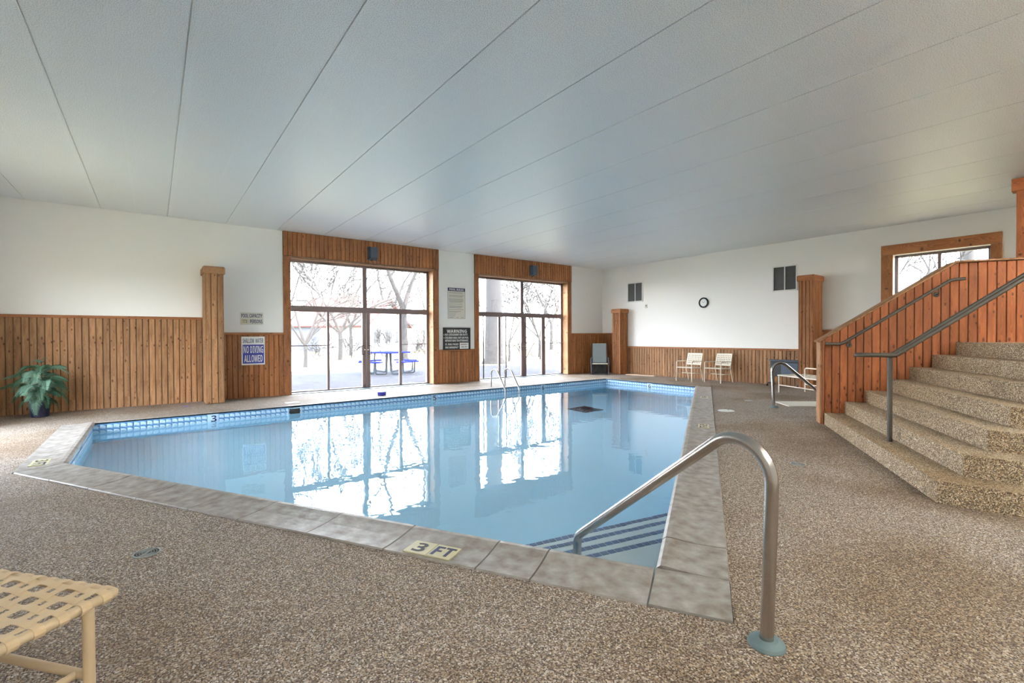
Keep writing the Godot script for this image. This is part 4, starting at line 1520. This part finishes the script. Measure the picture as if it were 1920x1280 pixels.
func build_furniture() -> void:
	strap_chair("cream strap armchair along the right wall, the one nearer the corner", W(11.28, 0, 6.98), -PI / 2)
	strap_chair("cream strap armchair along the right wall, the one nearer the black cart", W(11.50, 0, 6.30), -PI / 2 - 0.06)
	# footstool in the left foreground; local x along e1, z along e2
	var t := thing("strap_footstool", "cream strap footstool with tubular frame in the left foreground", "footstool", W(-0.104, 0, 1.866))
	var e1 := D(Vector2(-0.63, 0.777).normalized())
	var e2 := D(Vector2(-0.777, -0.63).normalized())
	var hh := 0.425
	var l1 := 0.56
	var l2 := 0.50
	for q in [[Vector3.ZERO, e2 * l2], [e1 * l1, e1 * l1 + e2 * l2]]:
		var st := mb()
		tube(st, [q[0] + Vector3(0, hh, 0), q[1] + Vector3(0, hh, 0)], 0.0145, 16)
		put(t, "end_rail", st, M.cream)
	for q in [[Vector3.ZERO, e1 * l1], [e2 * l2, e1 * l1 + e2 * l2]]:
		var st := mb()
		tube(st, [q[0] + Vector3(0, hh, 0), q[1] + Vector3(0, hh, 0)], 0.0145, 16)
		put(t, "side_rail", st, M.cream)
	for q in [e2 * 0.07, e2 * (l2 - 0.07), e1 * l1 + e2 * 0.07, e1 * l1 + e2 * (l2 - 0.07)]:
		var st := mb()
		tube(st, [q, q + Vector3(0, hh - 0.008, 0)], 0.0145, 16)
		put(t, "leg", st, M.cream)
	for q in [e2 * 0.07, e2 * (l2 - 0.07)]:
		var st := mb()
		tube(st, [q + Vector3(0, 0.22, 0), q + e1 * l1 + Vector3(0, 0.22, 0)], 0.013, 14)
		put(t, "stretcher", st, M.cream)
	for q in [e1 * 0.045]:
		var st := mb()
		tube(st, [q + e2 * 0.07 + Vector3(0, 0.22, 0), q + e2 * (l2 - 0.07) + Vector3(0, 0.22, 0)], 0.011, 14)
		put(t, "stretcher", st, M.cream)
	weave(t, Vector3(0, hh + 0.0145, 0), e2 * l2, e1 * l1, 9, 10, 0.0255, M.strap, 0.0155)
	# grey sling chair folded in the far corner
	t = thing("sling_chair", "grey sling back chair with black frame in the far corner", "chair", W(11.15, 0, 10.02), -0.80)
	var st := mb()
	rbox(st, Transform3D(Basis(Vector3.RIGHT, -0.16), Vector3(0, 0.66, -0.10)), Vector3(0.43, 0.62, 0.012), 0.004)
	put(t, "backrest", st, M.mesh_grey)
	st = mb()
	rbox(st, Transform3D(Basis(Vector3.RIGHT, 0.05), Vector3(0, 0.345, 0.13)), Vector3(0.43, 0.014, 0.40), 0.004)
	put(t, "seat", st, M.black)
	st = mb()
	tube(st, [Vector3(-0.24, 0.345, 0.33), Vector3(0.24, 0.345, 0.33)], 0.016, 10)
	put(t, "seat_front_bar", st, M.offwhite)
	for s in [-1.0, 1.0]:
		st = mb()
		tube(st, [Vector3(s * 0.225, 0.97, -0.15), Vector3(s * 0.225, 0.34, -0.05)], 0.012, 8)
		put(t, "back_post", st, M.black)
		st = mb()
		tube(st, fillet([Vector3(s * 0.26, 0.03, 0.30), Vector3(s * 0.27, 0.34, 0.28), Vector3(s * 0.27, 0.50, 0.20), Vector3(s * 0.24, 0.52, -0.10)], 0.06), 0.013, 8)
		put(t, "arm", st, M.slate)
		st = mb()
		tube(st, fillet([Vector3(s * 0.25, 0.02, -0.28), Vector3(s * 0.25, 0.02, 0.25), Vector3(s * 0.10, 0.16, 0.30), Vector3(s * 0.10, 0.30, 0.1)], 0.06), 0.013, 8)
		put(t, "leg", st, M.black)
	st = mb()
	tube(st, [Vector3(-0.25, 0.02, 0.22), Vector3(0.25, 0.02, 0.22)], 0.012, 8)
	put(t, "base_bar", st, M.slate)
	st = mb()
	rbox(st, Transform3D(Basis.IDENTITY, Vector3(0, 0.17, -0.08)), Vector3(0.44, 0.30, 0.02), 0.004)
	put(t, "folded_panel", st, M.black)
	# wheeled black panel by the tall pillar
	t = thing("wheeled_board", "black panel on a wheeled metal frame beside the tall pillar", "cart")
	t.transform = face_b(W(11.70, 0, 4.78))
	st = mb()
	rbox(st, Transform3D(Basis.IDENTITY, Vector3(0, 0.41, 0.0)), Vector3(0.64, 0.36, 0.10), 0.006)
	put(t, "panel", st, M.black)
	st = mb()
	rbox(st, Transform3D(Basis.IDENTITY, Vector3(0, 0.605, 0.0)), Vector3(0.68, 0.03, 0.14), 0.004)
	put(t, "top_rail", st, M.slate)
	st = mb()
	rbox(st, Transform3D(Basis.IDENTITY, Vector3(0.10, 0.42, 0.052)), Vector3(0.36, 0.26, 0.008), 0.003)
	put(t, "inset", st, M.slate)
	for x in [-0.33, 0.33]:
		st = mb()
		slab(st, Vector3(x - 0.012, 0.05, -0.012), Vector3(x + 0.012, 0.60, 0.012), 0.002)
		put(t, "leg", st, M.galv)
		st = mb()
		slab(st, Vector3(x - 0.012, 0.06, -0.2), Vector3(x + 0.012, 0.085, 0.2), 0.002)
		put(t, "foot_bar", st, M.galv)
		for z in [-0.18, 0.18]:
			st = mb()
			lathe(st, [Vector2(0.0, -0.012), Vector2(0.026, -0.012), Vector2(0.03, -0.006), Vector2(0.03, 0.006), Vector2(0.026, 0.012), Vector2(0.0, 0.012)], 14, Transform3D(Basis(Vector3.BACK, PI / 2), Vector3(x, 0.03, z)))
			put(t, "caster", st, M.black)
	# strap lounge mostly behind the stair wall
	t = thing("strap_lounge", "low cream strap lounge chair partly hidden by the stair guard", "lounge chair", W(10.35, 0, 3.72), -2.1)
	for z in [-0.30, 0.30]:
		st = mb()
		tube(st, [Vector3(-0.62, 0.36, z), Vector3(0.62, 0.36, z)], 0.013, 8)
		put(t, "side_rail", st, M.chair_white)
		st = mb()
		tube(st, [Vector3(-0.58, 0.16, z), Vector3(0.58, 0.16, z)], 0.010, 8)
		put(t, "stretcher", st, M.chair_white)
		for x in [-0.58, 0.58]:
			st = mb()
			tube(st, [Vector3(x, 0, z), Vector3(x, 0.36, z)], 0.013, 8)
			put(t, "leg", st, M.chair_white)
		st = mb()
		tube(st, fillet([Vector3(0.15, 0.36, z), Vector3(0.15, 0.56, z), Vector3(0.55, 0.56, z), Vector3(0.58, 0.36, z)], 0.05), 0.012, 8)
		put(t, "arm", st, M.chair_white)
	weave(t, Vector3(-0.60, 0.374, -0.30), Vector3(1.20, 0, 0), Vector3(0, 0, 0.60), 16, 8, 0.045, M.chair_white, 0.0)


func frond_mesh(length: float, droop: float, sd: int, pairs: int) -> Array:
	# a drooping branch with two combs of soft curved needles; local x is outward; returns [stem, needles]
	var r := RandomNumberGenerator.new()
	r.seed = sd
	var pts := []
	for i in 9:
		var f := i / 8.0
		pts.append(Vector3(length * (f - 0.12 * droop * f * f * f), length * (0.34 * f - (0.36 + 0.35 * droop) * f * f * f), 0.02 * sin(f * 3.0 + sd)))
	var stem := mb()
	var rad := []
	for i in 9:
		rad.append(0.0045 - 0.0032 * i / 8.0)
	tube(stem, pts, rad, 5)
	var nd := mb()
	for i in pairs:
		var f := 0.10 + 0.90 * (i + 0.5) / pairs
		var k := mini(7, int(f * 8))
		var p: Vector3 = pts[k].lerp(pts[k + 1], f * 8 - k)
		var tn: Vector3 = (pts[k + 1] - pts[k]).normalized()
		var ln := 0.10 * sin(PI * pow(f, 0.7) * 0.9 + 0.15) * r.randf_range(0.8, 1.1) + 0.012
		for s in [-1.0, 1.0]:
			var out := (Vector3(0, 0, s) + tn * 0.75 + Vector3(0, r.randf_range(-0.1, 0.25), 0)).normalized()
			var a := p
			var b := p + out * ln * 0.55 + Vector3(0, 0.006, 0)
			var c := p + out * ln + Vector3(0, -ln * 0.35, 0)
			var wd := tn * 0.0038
			var up := Vector3(0, 0.004, 0)
			for seg in [[a, b, 1.0, 1.0], [b, c, 1.0, 0.35]]:
				var p0: Vector3 = seg[0]
				var p1: Vector3 = seg[1]
				quadf(nd, p0 - wd * seg[2], p0 + up, p1 + up * seg[3], p1 - wd * seg[3], Vector3.UP)
				quadf(nd, p0 + wd * seg[2], p0 + up, p1 + up * seg[3], p1 + wd * seg[3], Vector3.UP)
				quadf(nd, p0 - wd * seg[2], p0 + wd * seg[2], p1 + wd * seg[3], p1 - wd * seg[3], Vector3.DOWN)
	return [stem.commit(), nd.commit()]


func build_plant() -> void:
	var t := thing("potted_pine", "bushy green potted pine in a dark navy pot by the left wall", "plant", W(-1.40, 0, 10.14))
	var st := mb()
	lathe(st, [Vector2(0.0, 0.0), Vector2(0.098, 0.0), Vector2(0.104, 0.01), Vector2(0.128, 0.235), Vector2(0.138, 0.238), Vector2(0.140, 0.275), Vector2(0.132, 0.278), Vector2(0.126, 0.25), Vector2(0.0, 0.248)], 32)
	put(t, "pot", st, M.pot)
	st = mb()
	lathe(st, [Vector2(0.124, 0.250), Vector2(0.06, 0.262), Vector2(0.0, 0.264)], 20)
	put(t, "soil", st, M.soil)
	for q in [[0.02, 0.01, 0.86], [-0.03, -0.02, 0.66], [0.03, -0.03, 0.60]]:
		st = mb()
		tube(st, [Vector3(q[0] * 0.5, 0.25, q[1] * 0.5), Vector3(q[0], q[2] * 0.6, q[1]), Vector3(q[0] * 1.4, q[2], q[1] * 1.2)], [0.011, 0.008, 0.003], 7)
		put(t, "stem", st, M.stem)
	var kinds := []
	for k in 5:
		kinds.append(frond_mesh(0.40, [0.3, 0.6, 0.9, 1.2, 0.1][k], 3 + k, 46))
	var r := RandomNumberGenerator.new()
	r.seed = 12
	var whorls := [[0.32, 7, 0.85, -0.45], [0.38, 9, 1.0, -0.15], [0.45, 10, 1.08, 0.0], [0.55, 10, 1.05, 0.06], [0.65, 9, 0.92, 0.12], [0.74, 8, 0.72, 0.18], [0.84, 5, 0.36, 0.5]]
	for wl in whorls:
		for k in wl[1]:
			var kd = kinds[r.randi() % kinds.size()]
			var a: float = TAU * (k + r.randf_range(-0.3, 0.3)) / wl[1]
			var s: float = wl[2] * r.randf_range(0.78, 1.1)
			if sin(a) > 0.2:
				s *= 0.72     # the wall is close behind
			var xf := Transform3D(Basis(Vector3.UP, a) * Basis(Vector3.BACK, float(wl[3]) + r.randf_range(-0.15, 0.15)) * Basis.from_scale(Vector3.ONE * s), Vector3(0.015, wl[0] + r.randf_range(-0.03, 0.03), 0.0))
			var o := inst(t, "frond", kd[0], M.stem, xf)
			inst(o, "needles", kd[1], M.leaf if r.randf() < 0.6 else M.leaf_pale)


func deck_drain(label: String, at: Vector2) -> void:
	var t := thing("deck_drain", label, "drain", D(at), 0.0, "round drains in the pebble deck")
	var st := mb()
	lathe(st, [Vector2(0.066, 0.0), Vector2(0.066, 0.004), Vector2(0.056, 0.005), Vector2(0.056, 0.0)], 28)
	put(t, "rim", st, M.drain)
	st = mb()
	lathe(st, [Vector2(0.056, 0.0015), Vector2(0.0, 0.0015)], 24)
	put(t, "well", st, M.black)
	for r in [0.046, 0.034, 0.022]:
		st = mb()
		lathe(st, [Vector2(r + 0.002, 0.001), Vector2(r + 0.002, 0.005), Vector2(r - 0.002, 0.005), Vector2(r - 0.002, 0.001)], 24)
		put(t, "ring", st, M.drain)
	st = mb()
	rbox(st, Transform3D(Basis(Vector3.UP, 0.9), Vector3(0, 0.003, 0)), Vector3(0.112, 0.004, 0.012), 0.001)
	put(t, "cross_bar", st, M.drain)


func build_deck_things() -> void:
	deck_drain("round metal deck drain near the cream footstool", Vector2(-0.042, 3.31))
	deck_drain("round metal deck drain in front of the stairs", Vector2(4.74, 1.83))
	deck_drain("round metal deck drain near the far steel handrail", Vector2(8.65, 4.17))
	# blue tub by the water
	var t := thing("blue_float_cup", "small blue round tub with pale lid on the far pool edge", "tub", W(3.722, 0, 9.28))
	var st := mb()
	lathe(st, [Vector2(0.0, 0.0), Vector2(0.075, 0.0), Vector2(0.085, 0.01), Vector2(0.088, 0.07), Vector2(0.082, 0.075)], 24)
	put(t, "body", st, M.signblue)
	st = mb()
	lathe(st, [Vector2(0.086, 0.070), Vector2(0.086, 0.082), Vector2(0.078, 0.086), Vector2(0.0, 0.087)], 24)
	put(t, "lid", st, M.tile_wave)
	# white skimmer cover plate and two thin white strips
	for q in [[1.90, 9.20, 2.13, 9.36, "white skimmer cover plate in the far deck left of the doors"], [2.36, 10.30, 2.92, 10.37, "thin white strip on the deck before left doors, left end"], [4.85, 10.28, 5.40, 10.34, "thin white strip on the deck before left doors, right end"]]:
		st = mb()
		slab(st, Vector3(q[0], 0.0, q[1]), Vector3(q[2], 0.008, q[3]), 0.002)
		solo("white_plate", st, M.white, q[4], "plate", "white plates in the deck")
	t = thing("skimmer_lid", "oval white skimmer lid in the deck right of the pool", "lid", W(7.22, 0, 3.83))
	st = mb()
	lathe(st, [Vector2(0.125, 0.0), Vector2(0.125, 0.005), Vector2(0.115, 0.008), Vector2(0.0, 0.008)], 28)
	put(t, "plate", st, M.white)
	st = mb()
	lathe(st, [Vector2(0.016, 0.008), Vector2(0.016, 0.0095), Vector2(0.0, 0.0095)], 12, Transform3D(Basis.IDENTITY, Vector3(0.07, 0, 0)))
	put(t, "finger_hole", st, M.vent)
	st = mb()
	lathe(st, [Vector2(0.0, 0.012), Vector2(0.025, 0.010), Vector2(0.045, 0.0)], 9, Transform3D(Basis.from_scale(Vector3(1.3, 1, 0.6)), W(0.442, 0, 9.97)))
	solo("purple_scrap", st, M.purple, "small purple scrap lying on the deck by the left pillar", "scrap")
	# pale board on the floor by the corner pillar
	st = mb()
	rbox(st, Transform3D(Basis(Vector3.UP, 0.14), W(11.70, 0.011, 8.86)), Vector3(0.20, 0.022, 0.95), 0.004)
	solo("loose_board", st, M.pale_board, "pale board lying flat on the floor by the right wall", "board")
	# pale slab beyond the stair wall, painting in a sheen on the deck
	st = mb()
	prism(st, PackedVector2Array([Vector2(8.45, 3.40), Vector2(9.35, 2.60), Vector2(9.75, 3.05), Vector2(8.85, 3.80)]), 0.0, 0.012)
	solo("deck_sheen_slab", st, M.offwhite, "pale slab painting a light sheen on the deck behind the stair guard wall", "slab")


# ---------------------------------------------------------------- outside
func grow(st: SurfaceTool, p: Vector3, d: Vector3, len: float, rad: float, depth: int, r: RandomNumberGenerator, spread := 0.55) -> void:
	var pts := [p]
	var rads := [maxf(0.017, rad)]
	var q := p
	var dd := d
	var n := 4 if depth > 2 else 3
	for i in n:
		dd = (dd + Vector3(r.randf_range(-1, 1), r.randf_range(-0.35, 0.6), r.randf_range(-1, 1)) * 0.14).normalized()
		q += dd * len / n
		pts.append(q)
		rads.append(maxf(0.017, rad * (1.0 - 0.45 * (i + 1) / n)))
	tube(st, pts, rads, 7 if depth > 3 else 4 if depth > 1 else 3, false)
	if depth <= 0:
		return
	var kids := 3 if depth > 1 else 4
	for k in kids:
		var at: Vector3 = pts[-1] if k == 0 else pts[r.randi_range(1, n)]
		var ax := dd.cross(Vector3(r.randf_range(-1, 1), r.randf_range(-1, 1), r.randf_range(-1, 1))).normalized()
		var nd := dd.rotated(ax, r.randf_range(0.25, 1.0) * spread * 1.6) if ax.length() > 0.5 else dd
		grow(st, at, nd, len * r.randf_range(0.6, 0.82), rad * (0.6 if k == 0 else 0.42), depth - 1, r, spread)


func tree(label: String, at: Vector3, height: float, rad: float, sd: int, forks: Array, depth := 4) -> void:
	var t := thing("bare_tree", label, "tree", at, 0.0, "bare trees outside")
	var r := RandomNumberGenerator.new()
	r.seed = sd
	var st := mb()
	tube(st, [Vector3.ZERO, Vector3(0, height * 0.05, 0), Vector3(0.03, height * 0.5, 0), Vector3(0, height, 0)], [rad * 1.5, rad * 1.08, rad * 0.95, rad * 0.86], 14)
	put(t, "trunk", st, M.bark)
	st = mb()
	for f in forks:
		grow(st, Vector3(0, height - 0.05, 0), Vector3(f[0], f[1], f[2]).normalized(), f[3], rad * f[4], depth, r)
	put(t, "branches", st, M.twig)


func shrub(label: String, at: Vector3, h: float, sd: int) -> void:
	var r := RandomNumberGenerator.new()
	r.seed = sd
	var t := thing("bare_shrub", label, "shrub", at, 0.0, "bare shrubs in front of the house")
	for k in 7:
		var st := mb()
		var a := TAU * k / 7 + r.randf()
		grow(st, Vector3(cos(a) * 0.08, 0, sin(a) * 0.08), Vector3(cos(a) * 0.6, 1.0, sin(a) * 0.6).normalized(), h * 0.5, 0.012, 2, r, 0.7)
		put(t, "stem", st, M.twig)


func house(label: String, at: Vector3, turn: float, w: float, d: float, eave: float, ridge: float, wall: Material, roofm: Material, wins: Array) -> void:
	# local: gable wall faces +z (towards the pool building), x to the right
	var t := thing("house", label, "house", at, turn, "houses across the lawn")
	var st := mb()
	rbox(st, Transform3D(Basis.IDENTITY, Vector3(0, eave / 2, -d / 2)), Vector3(w, eave, d), 0.0)
	for z in [0.0, -d]:
		tri(st, Vector3(-w / 2, eave, z), Vector3(w / 2, eave, z), Vector3(0, ridge, z), Vector3(0, 0, 1.0 if z == 0.0 else -1.0))
	put(t, "walls", st, wall)
	for s in [-1.0, 1.0]:
		st = mb()
		var run := Vector2(w / 2 + 0.4, (ridge - eave) * (w / 2 + 0.4) / (w / 2))
		var ang := atan2(run.y, run.x)
		rbox(st, Transform3D(Basis(Vector3.BACK, -s * ang), Vector3(s * run.x / 2, ridge - run.y / 2 + 0.08, -d / 2)), Vector3(run.length(), 0.14, d + 0.8), 0.01)
		put(t, "roof_slope", st, roofm)
	for q in wins:
		st = mb()
		rbox(st, Transform3D(Basis.IDENTITY, Vector3(q[0], q[1], 0.02)), Vector3(q[2] + 0.16, q[3] + 0.16, 0.06), 0.01)
		var f := put(t, "window", st, M.white_siding)
		for s in [-1, 1]:
			st = mb()
			rbox(st, Transform3D(Basis.IDENTITY, Vector3(q[0] + s * q[2] / 4, q[1], 0.055)), Vector3(q[2] / 2 - 0.04, q[3], 0.02), 0.0)
			put(f, "pane", st, M.pane_dark)


func build_outside() -> void:
	var st := mb()
	for q in [[-60, V + 0.36, 90, 100], [-60, -60, LEFT - 0.3, V + 0.36], [U + 0.3, -60, 90, V + 0.36], [LEFT - 0.3, -60, U + 0.3, FRONT - 0.3]]:
		slab(st, Vector3(q[0], -0.5, q[1]), Vector3(q[2], -0.09, q[3]))
	shell("lawn", st, M.lawn, "pale dormant lawn")
	st = mb()
	prism(st, PackedVector2Array([Vector2(-8, V + 0.36), Vector2(U + 6, V + 0.36), Vector2(U + 6, 15.2), Vector2(4.0, 18.7), Vector2(-8, 19.5)]), -0.4, -0.05)
	shell("patio", st, M.patio, "grey concrete patio outside the glass doors")
	# picnic table with four benches
	var t := thing("picnic_table", "blue topped picnic table with tubular legs on the patio", "table", W(6.35, -0.05, 15.2), 0.42)
	st = mb()
	rbox(st, Transform3D(Basis.IDENTITY, Vector3(0, 0.73, 0)), Vector3(1.05, 0.05, 1.05), 0.012)
	put(t, "table_top", st, M.table_blue)
	for k in 4:
		var b := Basis(Vector3.UP, k * PI / 2)
		st = mb()
		rbox(st, Transform3D(b, b * Vector3(0, 0.43, 0.84)), Vector3(0.85, 0.045, 0.27), 0.012)
		put(t, "bench", st, M.table_blue)
		for s in [-0.28, 0.28]:
			st = mb()
			tube(st, fillet([b * Vector3(s, 0.41, 0.90), b * Vector3(s, 0.06, 0.88), b * Vector3(s, 0.03, 0.40), b * Vector3(s, 0.70, 0.36)], 0.07), 0.024, 8)
			put(t, "leg", st, M.table_leg)
	# houses
	house("blue-grey house with red roof across the lawn, farthest left", W(16.1, -0.1, 45.4), 0.6435, 7.5, 5.0, 2.5, 5.2, M.siding, M.roof, [[-1.4, 1.5, 1.6, 1.2], [1.6, 1.5, 1.6, 1.2]])
	house("white house with red roof behind the forked tree", W(15.6, -0.1, 37.5), 0.6435, 6.4, 4.2, 2.3, 4.3, M.white_siding, M.roof, [[-1.7, 1.35, 1.0, 1.1], [0.0, 1.35, 1.0, 1.1], [1.7, 1.35, 1.0, 1.1]])
	house("low white garage seen past the forked tree", W(22.6, -0.1, 43.0), -0.47, 4.6, 5.0, 2.5, 3.4, M.white_siding, M.white_siding, [[-0.4, 1.6, 0.9, 0.8]])
	house("long low white house far behind the right doors", W(45.0, -0.1, 38.0), -0.9, 14.0, 8.0, 2.6, 3.9, M.white_siding, M.siding, [[-4.0, 1.5, 1.2, 1.0], [-1.0, 1.5, 1.2, 1.0], [2.5, 1.5, 1.2, 1.0]])
	# trees
	tree("forked grey tree behind the picnic table", W(11.5, -0.1, 25.3), 2.9, 0.21, 3, [[-0.45, 1.0, 0.1, 4.0, 0.8], [0.28, 1.0, 0.0, 3.8, 0.75]], 3)
	tree("massive rough barked tree trunk behind the right doors", W(12.85, -0.1, 18.2), 5.2, 0.42, 5, [[-0.5, 1.0, 0.0, 3.5, 0.7], [0.5, 0.9, 0.2, 3.5, 0.65]], 4)
	tree("slender bare tree at left behind the left doors", W(4.6, -0.1, 24.0), 1.5, 0.07, 9, [[-0.3, 1.0, 0.0, 2.2, 0.8], [0.35, 1.0, 0.2, 2.4, 0.8], [0.8, 0.8, -0.2, 2.4, 0.6]], 4)
	tree("bare tree with fine branches before the blue-grey house", W(11.0, -0.1, 33.0), 2.0, 0.11, 14, [[-0.4, 1.0, 0.0, 2.8, 0.8], [0.4, 1.0, 0.2, 2.8, 0.8], [0.9, 0.7, 0.0, 2.6, 0.6]], 4)
	tree("tall bare tree behind the red roofed houses", W(20.0, -0.1, 48.0), 3.5, 0.22, 22, [[-0.4, 1.0, 0.0, 4.5, 0.8], [0.5, 1.0, 0.0, 4.5, 0.8], [0.9, 0.6, 0.0, 4.0, 0.6]], 4)
	tree("bare tree beyond the right half of the right doors", W(19.0, -0.1, 22.0), 1.2, 0.09, 31, [[-0.4, 1.0, 0.0, 2.6, 0.8], [0.3, 1.0, 0.1, 2.6, 0.8], [0.8, 0.9, 0.0, 2.4, 0.6], [-0.9, 0.8, 0.0, 2.4, 0.6]], 4)
	tree("thin leaning bare tree beside the massive trunk", W(14.6, -0.1, 19.3), 1.0, 0.06, 37, [[0.2, 1.0, 0.0, 2.4, 0.8], [0.6, 1.0, 0.1, 2.4, 0.8]], 4)
	tree("bare tree far behind the right doors", W(30.0, -0.1, 33.0), 2.5, 0.16, 41, [[-0.5, 1.0, 0.0, 3.6, 0.8], [0.5, 1.0, 0.0, 3.6, 0.8]], 4)
	tree("thick trunked bare tree outside the high window", W(21.5, -0.1, 3.17), 8.0, 0.19, 51, [[0.0, 1.0, 0.4, 3.0, 0.7], [0.0, 1.0, -0.4, 3.0, 0.7]], 3)
	tree("bare branched tree outside the high window, left pane", W(17.0, -0.1, 3.75), 1.6, 0.07, 57, [[0.1, 1.0, 0.3, 1.6, 0.7], [0.0, 0.9, 0.8, 1.6, 0.6], [0.0, 0.9, -0.8, 1.6, 0.6], [0.3, 1.0, -0.3, 1.6, 0.6]], 4)
	tree("bare tree at the left edge of the left doors", W(5.2, -0.1, 21.5), 1.0, 0.08, 71, [[-0.2, 1.0, 0.0, 1.9, 0.8], [0.3, 1.0, 0.1, 2.0, 0.8], [0.7, 0.9, 0.1, 1.9, 0.7], [-0.7, 0.9, 0.1, 1.8, 0.6]], 4)
	tree("wide bare tree left of the forked tree", W(8.4, -0.1, 27.0), 1.6, 0.12, 75, [[-0.5, 1.0, 0.0, 2.6, 0.8], [0.4, 1.0, 0.0, 2.7, 0.8], [0.9, 0.8, 0.0, 2.5, 0.6], [-1.0, 0.8, 0.0, 2.5, 0.6]], 4)
	tree("bare tree right of the forked tree", W(16.0, -0.1, 30.0), 1.8, 0.10, 79, [[-0.5, 1.0, 0.0, 2.4, 0.8], [0.4, 1.0, 0.0, 2.4, 0.8]], 4)
	tree("bare tree in the upper right pane of the right doors", W(17.2, -0.1, 19.8), 1.0, 0.08, 83, [[-0.4, 1.0, 0.0, 2.0, 0.8], [0.4, 1.0, 0.0, 2.0, 0.8], [0.9, 0.8, 0.0, 1.8, 0.6]], 4)
	# shrubs along the house
	var words := ["low bare shrub left of the blue-grey house", "low bare shrub before the blue-grey house wall", "low bare shrub between the two red roofed houses", "low bare shrub below the white house windows", "low bare shrub beside the forked tree", "low bare shrub before the white garage", "low bare shrub right of the massive trunk", "low bare shrub in the right doors' last pane"]
	var spots := [Vector2(7.5, 28.5), Vector2(9.8, 29.2), Vector2(12.0, 29.5), Vector2(14.5, 30.0), Vector2(13.4, 26.0), Vector2(18.5, 30.5), Vector2(17.0, 21.0), Vector2(23.0, 23.5)]
	for i in spots.size():
		shrub(words[i], D(spots[i], -0.1), 1.5 + 0.3 * (i % 3), 60 + i)
	# hydrant
	t = thing("fire_hydrant", "small teal hydrant on the lawn at the right of left doors", "hydrant", W(14.3, -0.1, 26.4))
	st = mb()
	lathe(st, [Vector2(0.0, 0.0), Vector2(0.20, 0.0), Vector2(0.20, 0.05), Vector2(0.13, 0.08), Vector2(0.13, 0.55), Vector2(0.17, 0.58), Vector2(0.17, 0.64), Vector2(0.12, 0.75), Vector2(0.04, 0.82), Vector2(0.0, 0.83)], 16)
	put(t, "barrel", st, M.teal)
	for s in [-1.0, 1.0]:
		st = mb()
		tube(st, [Vector3(s * 0.1, 0.45, 0), Vector3(s * 0.24, 0.45, 0)], 0.06, 10)
		put(t, "outlet", st, M.teal)
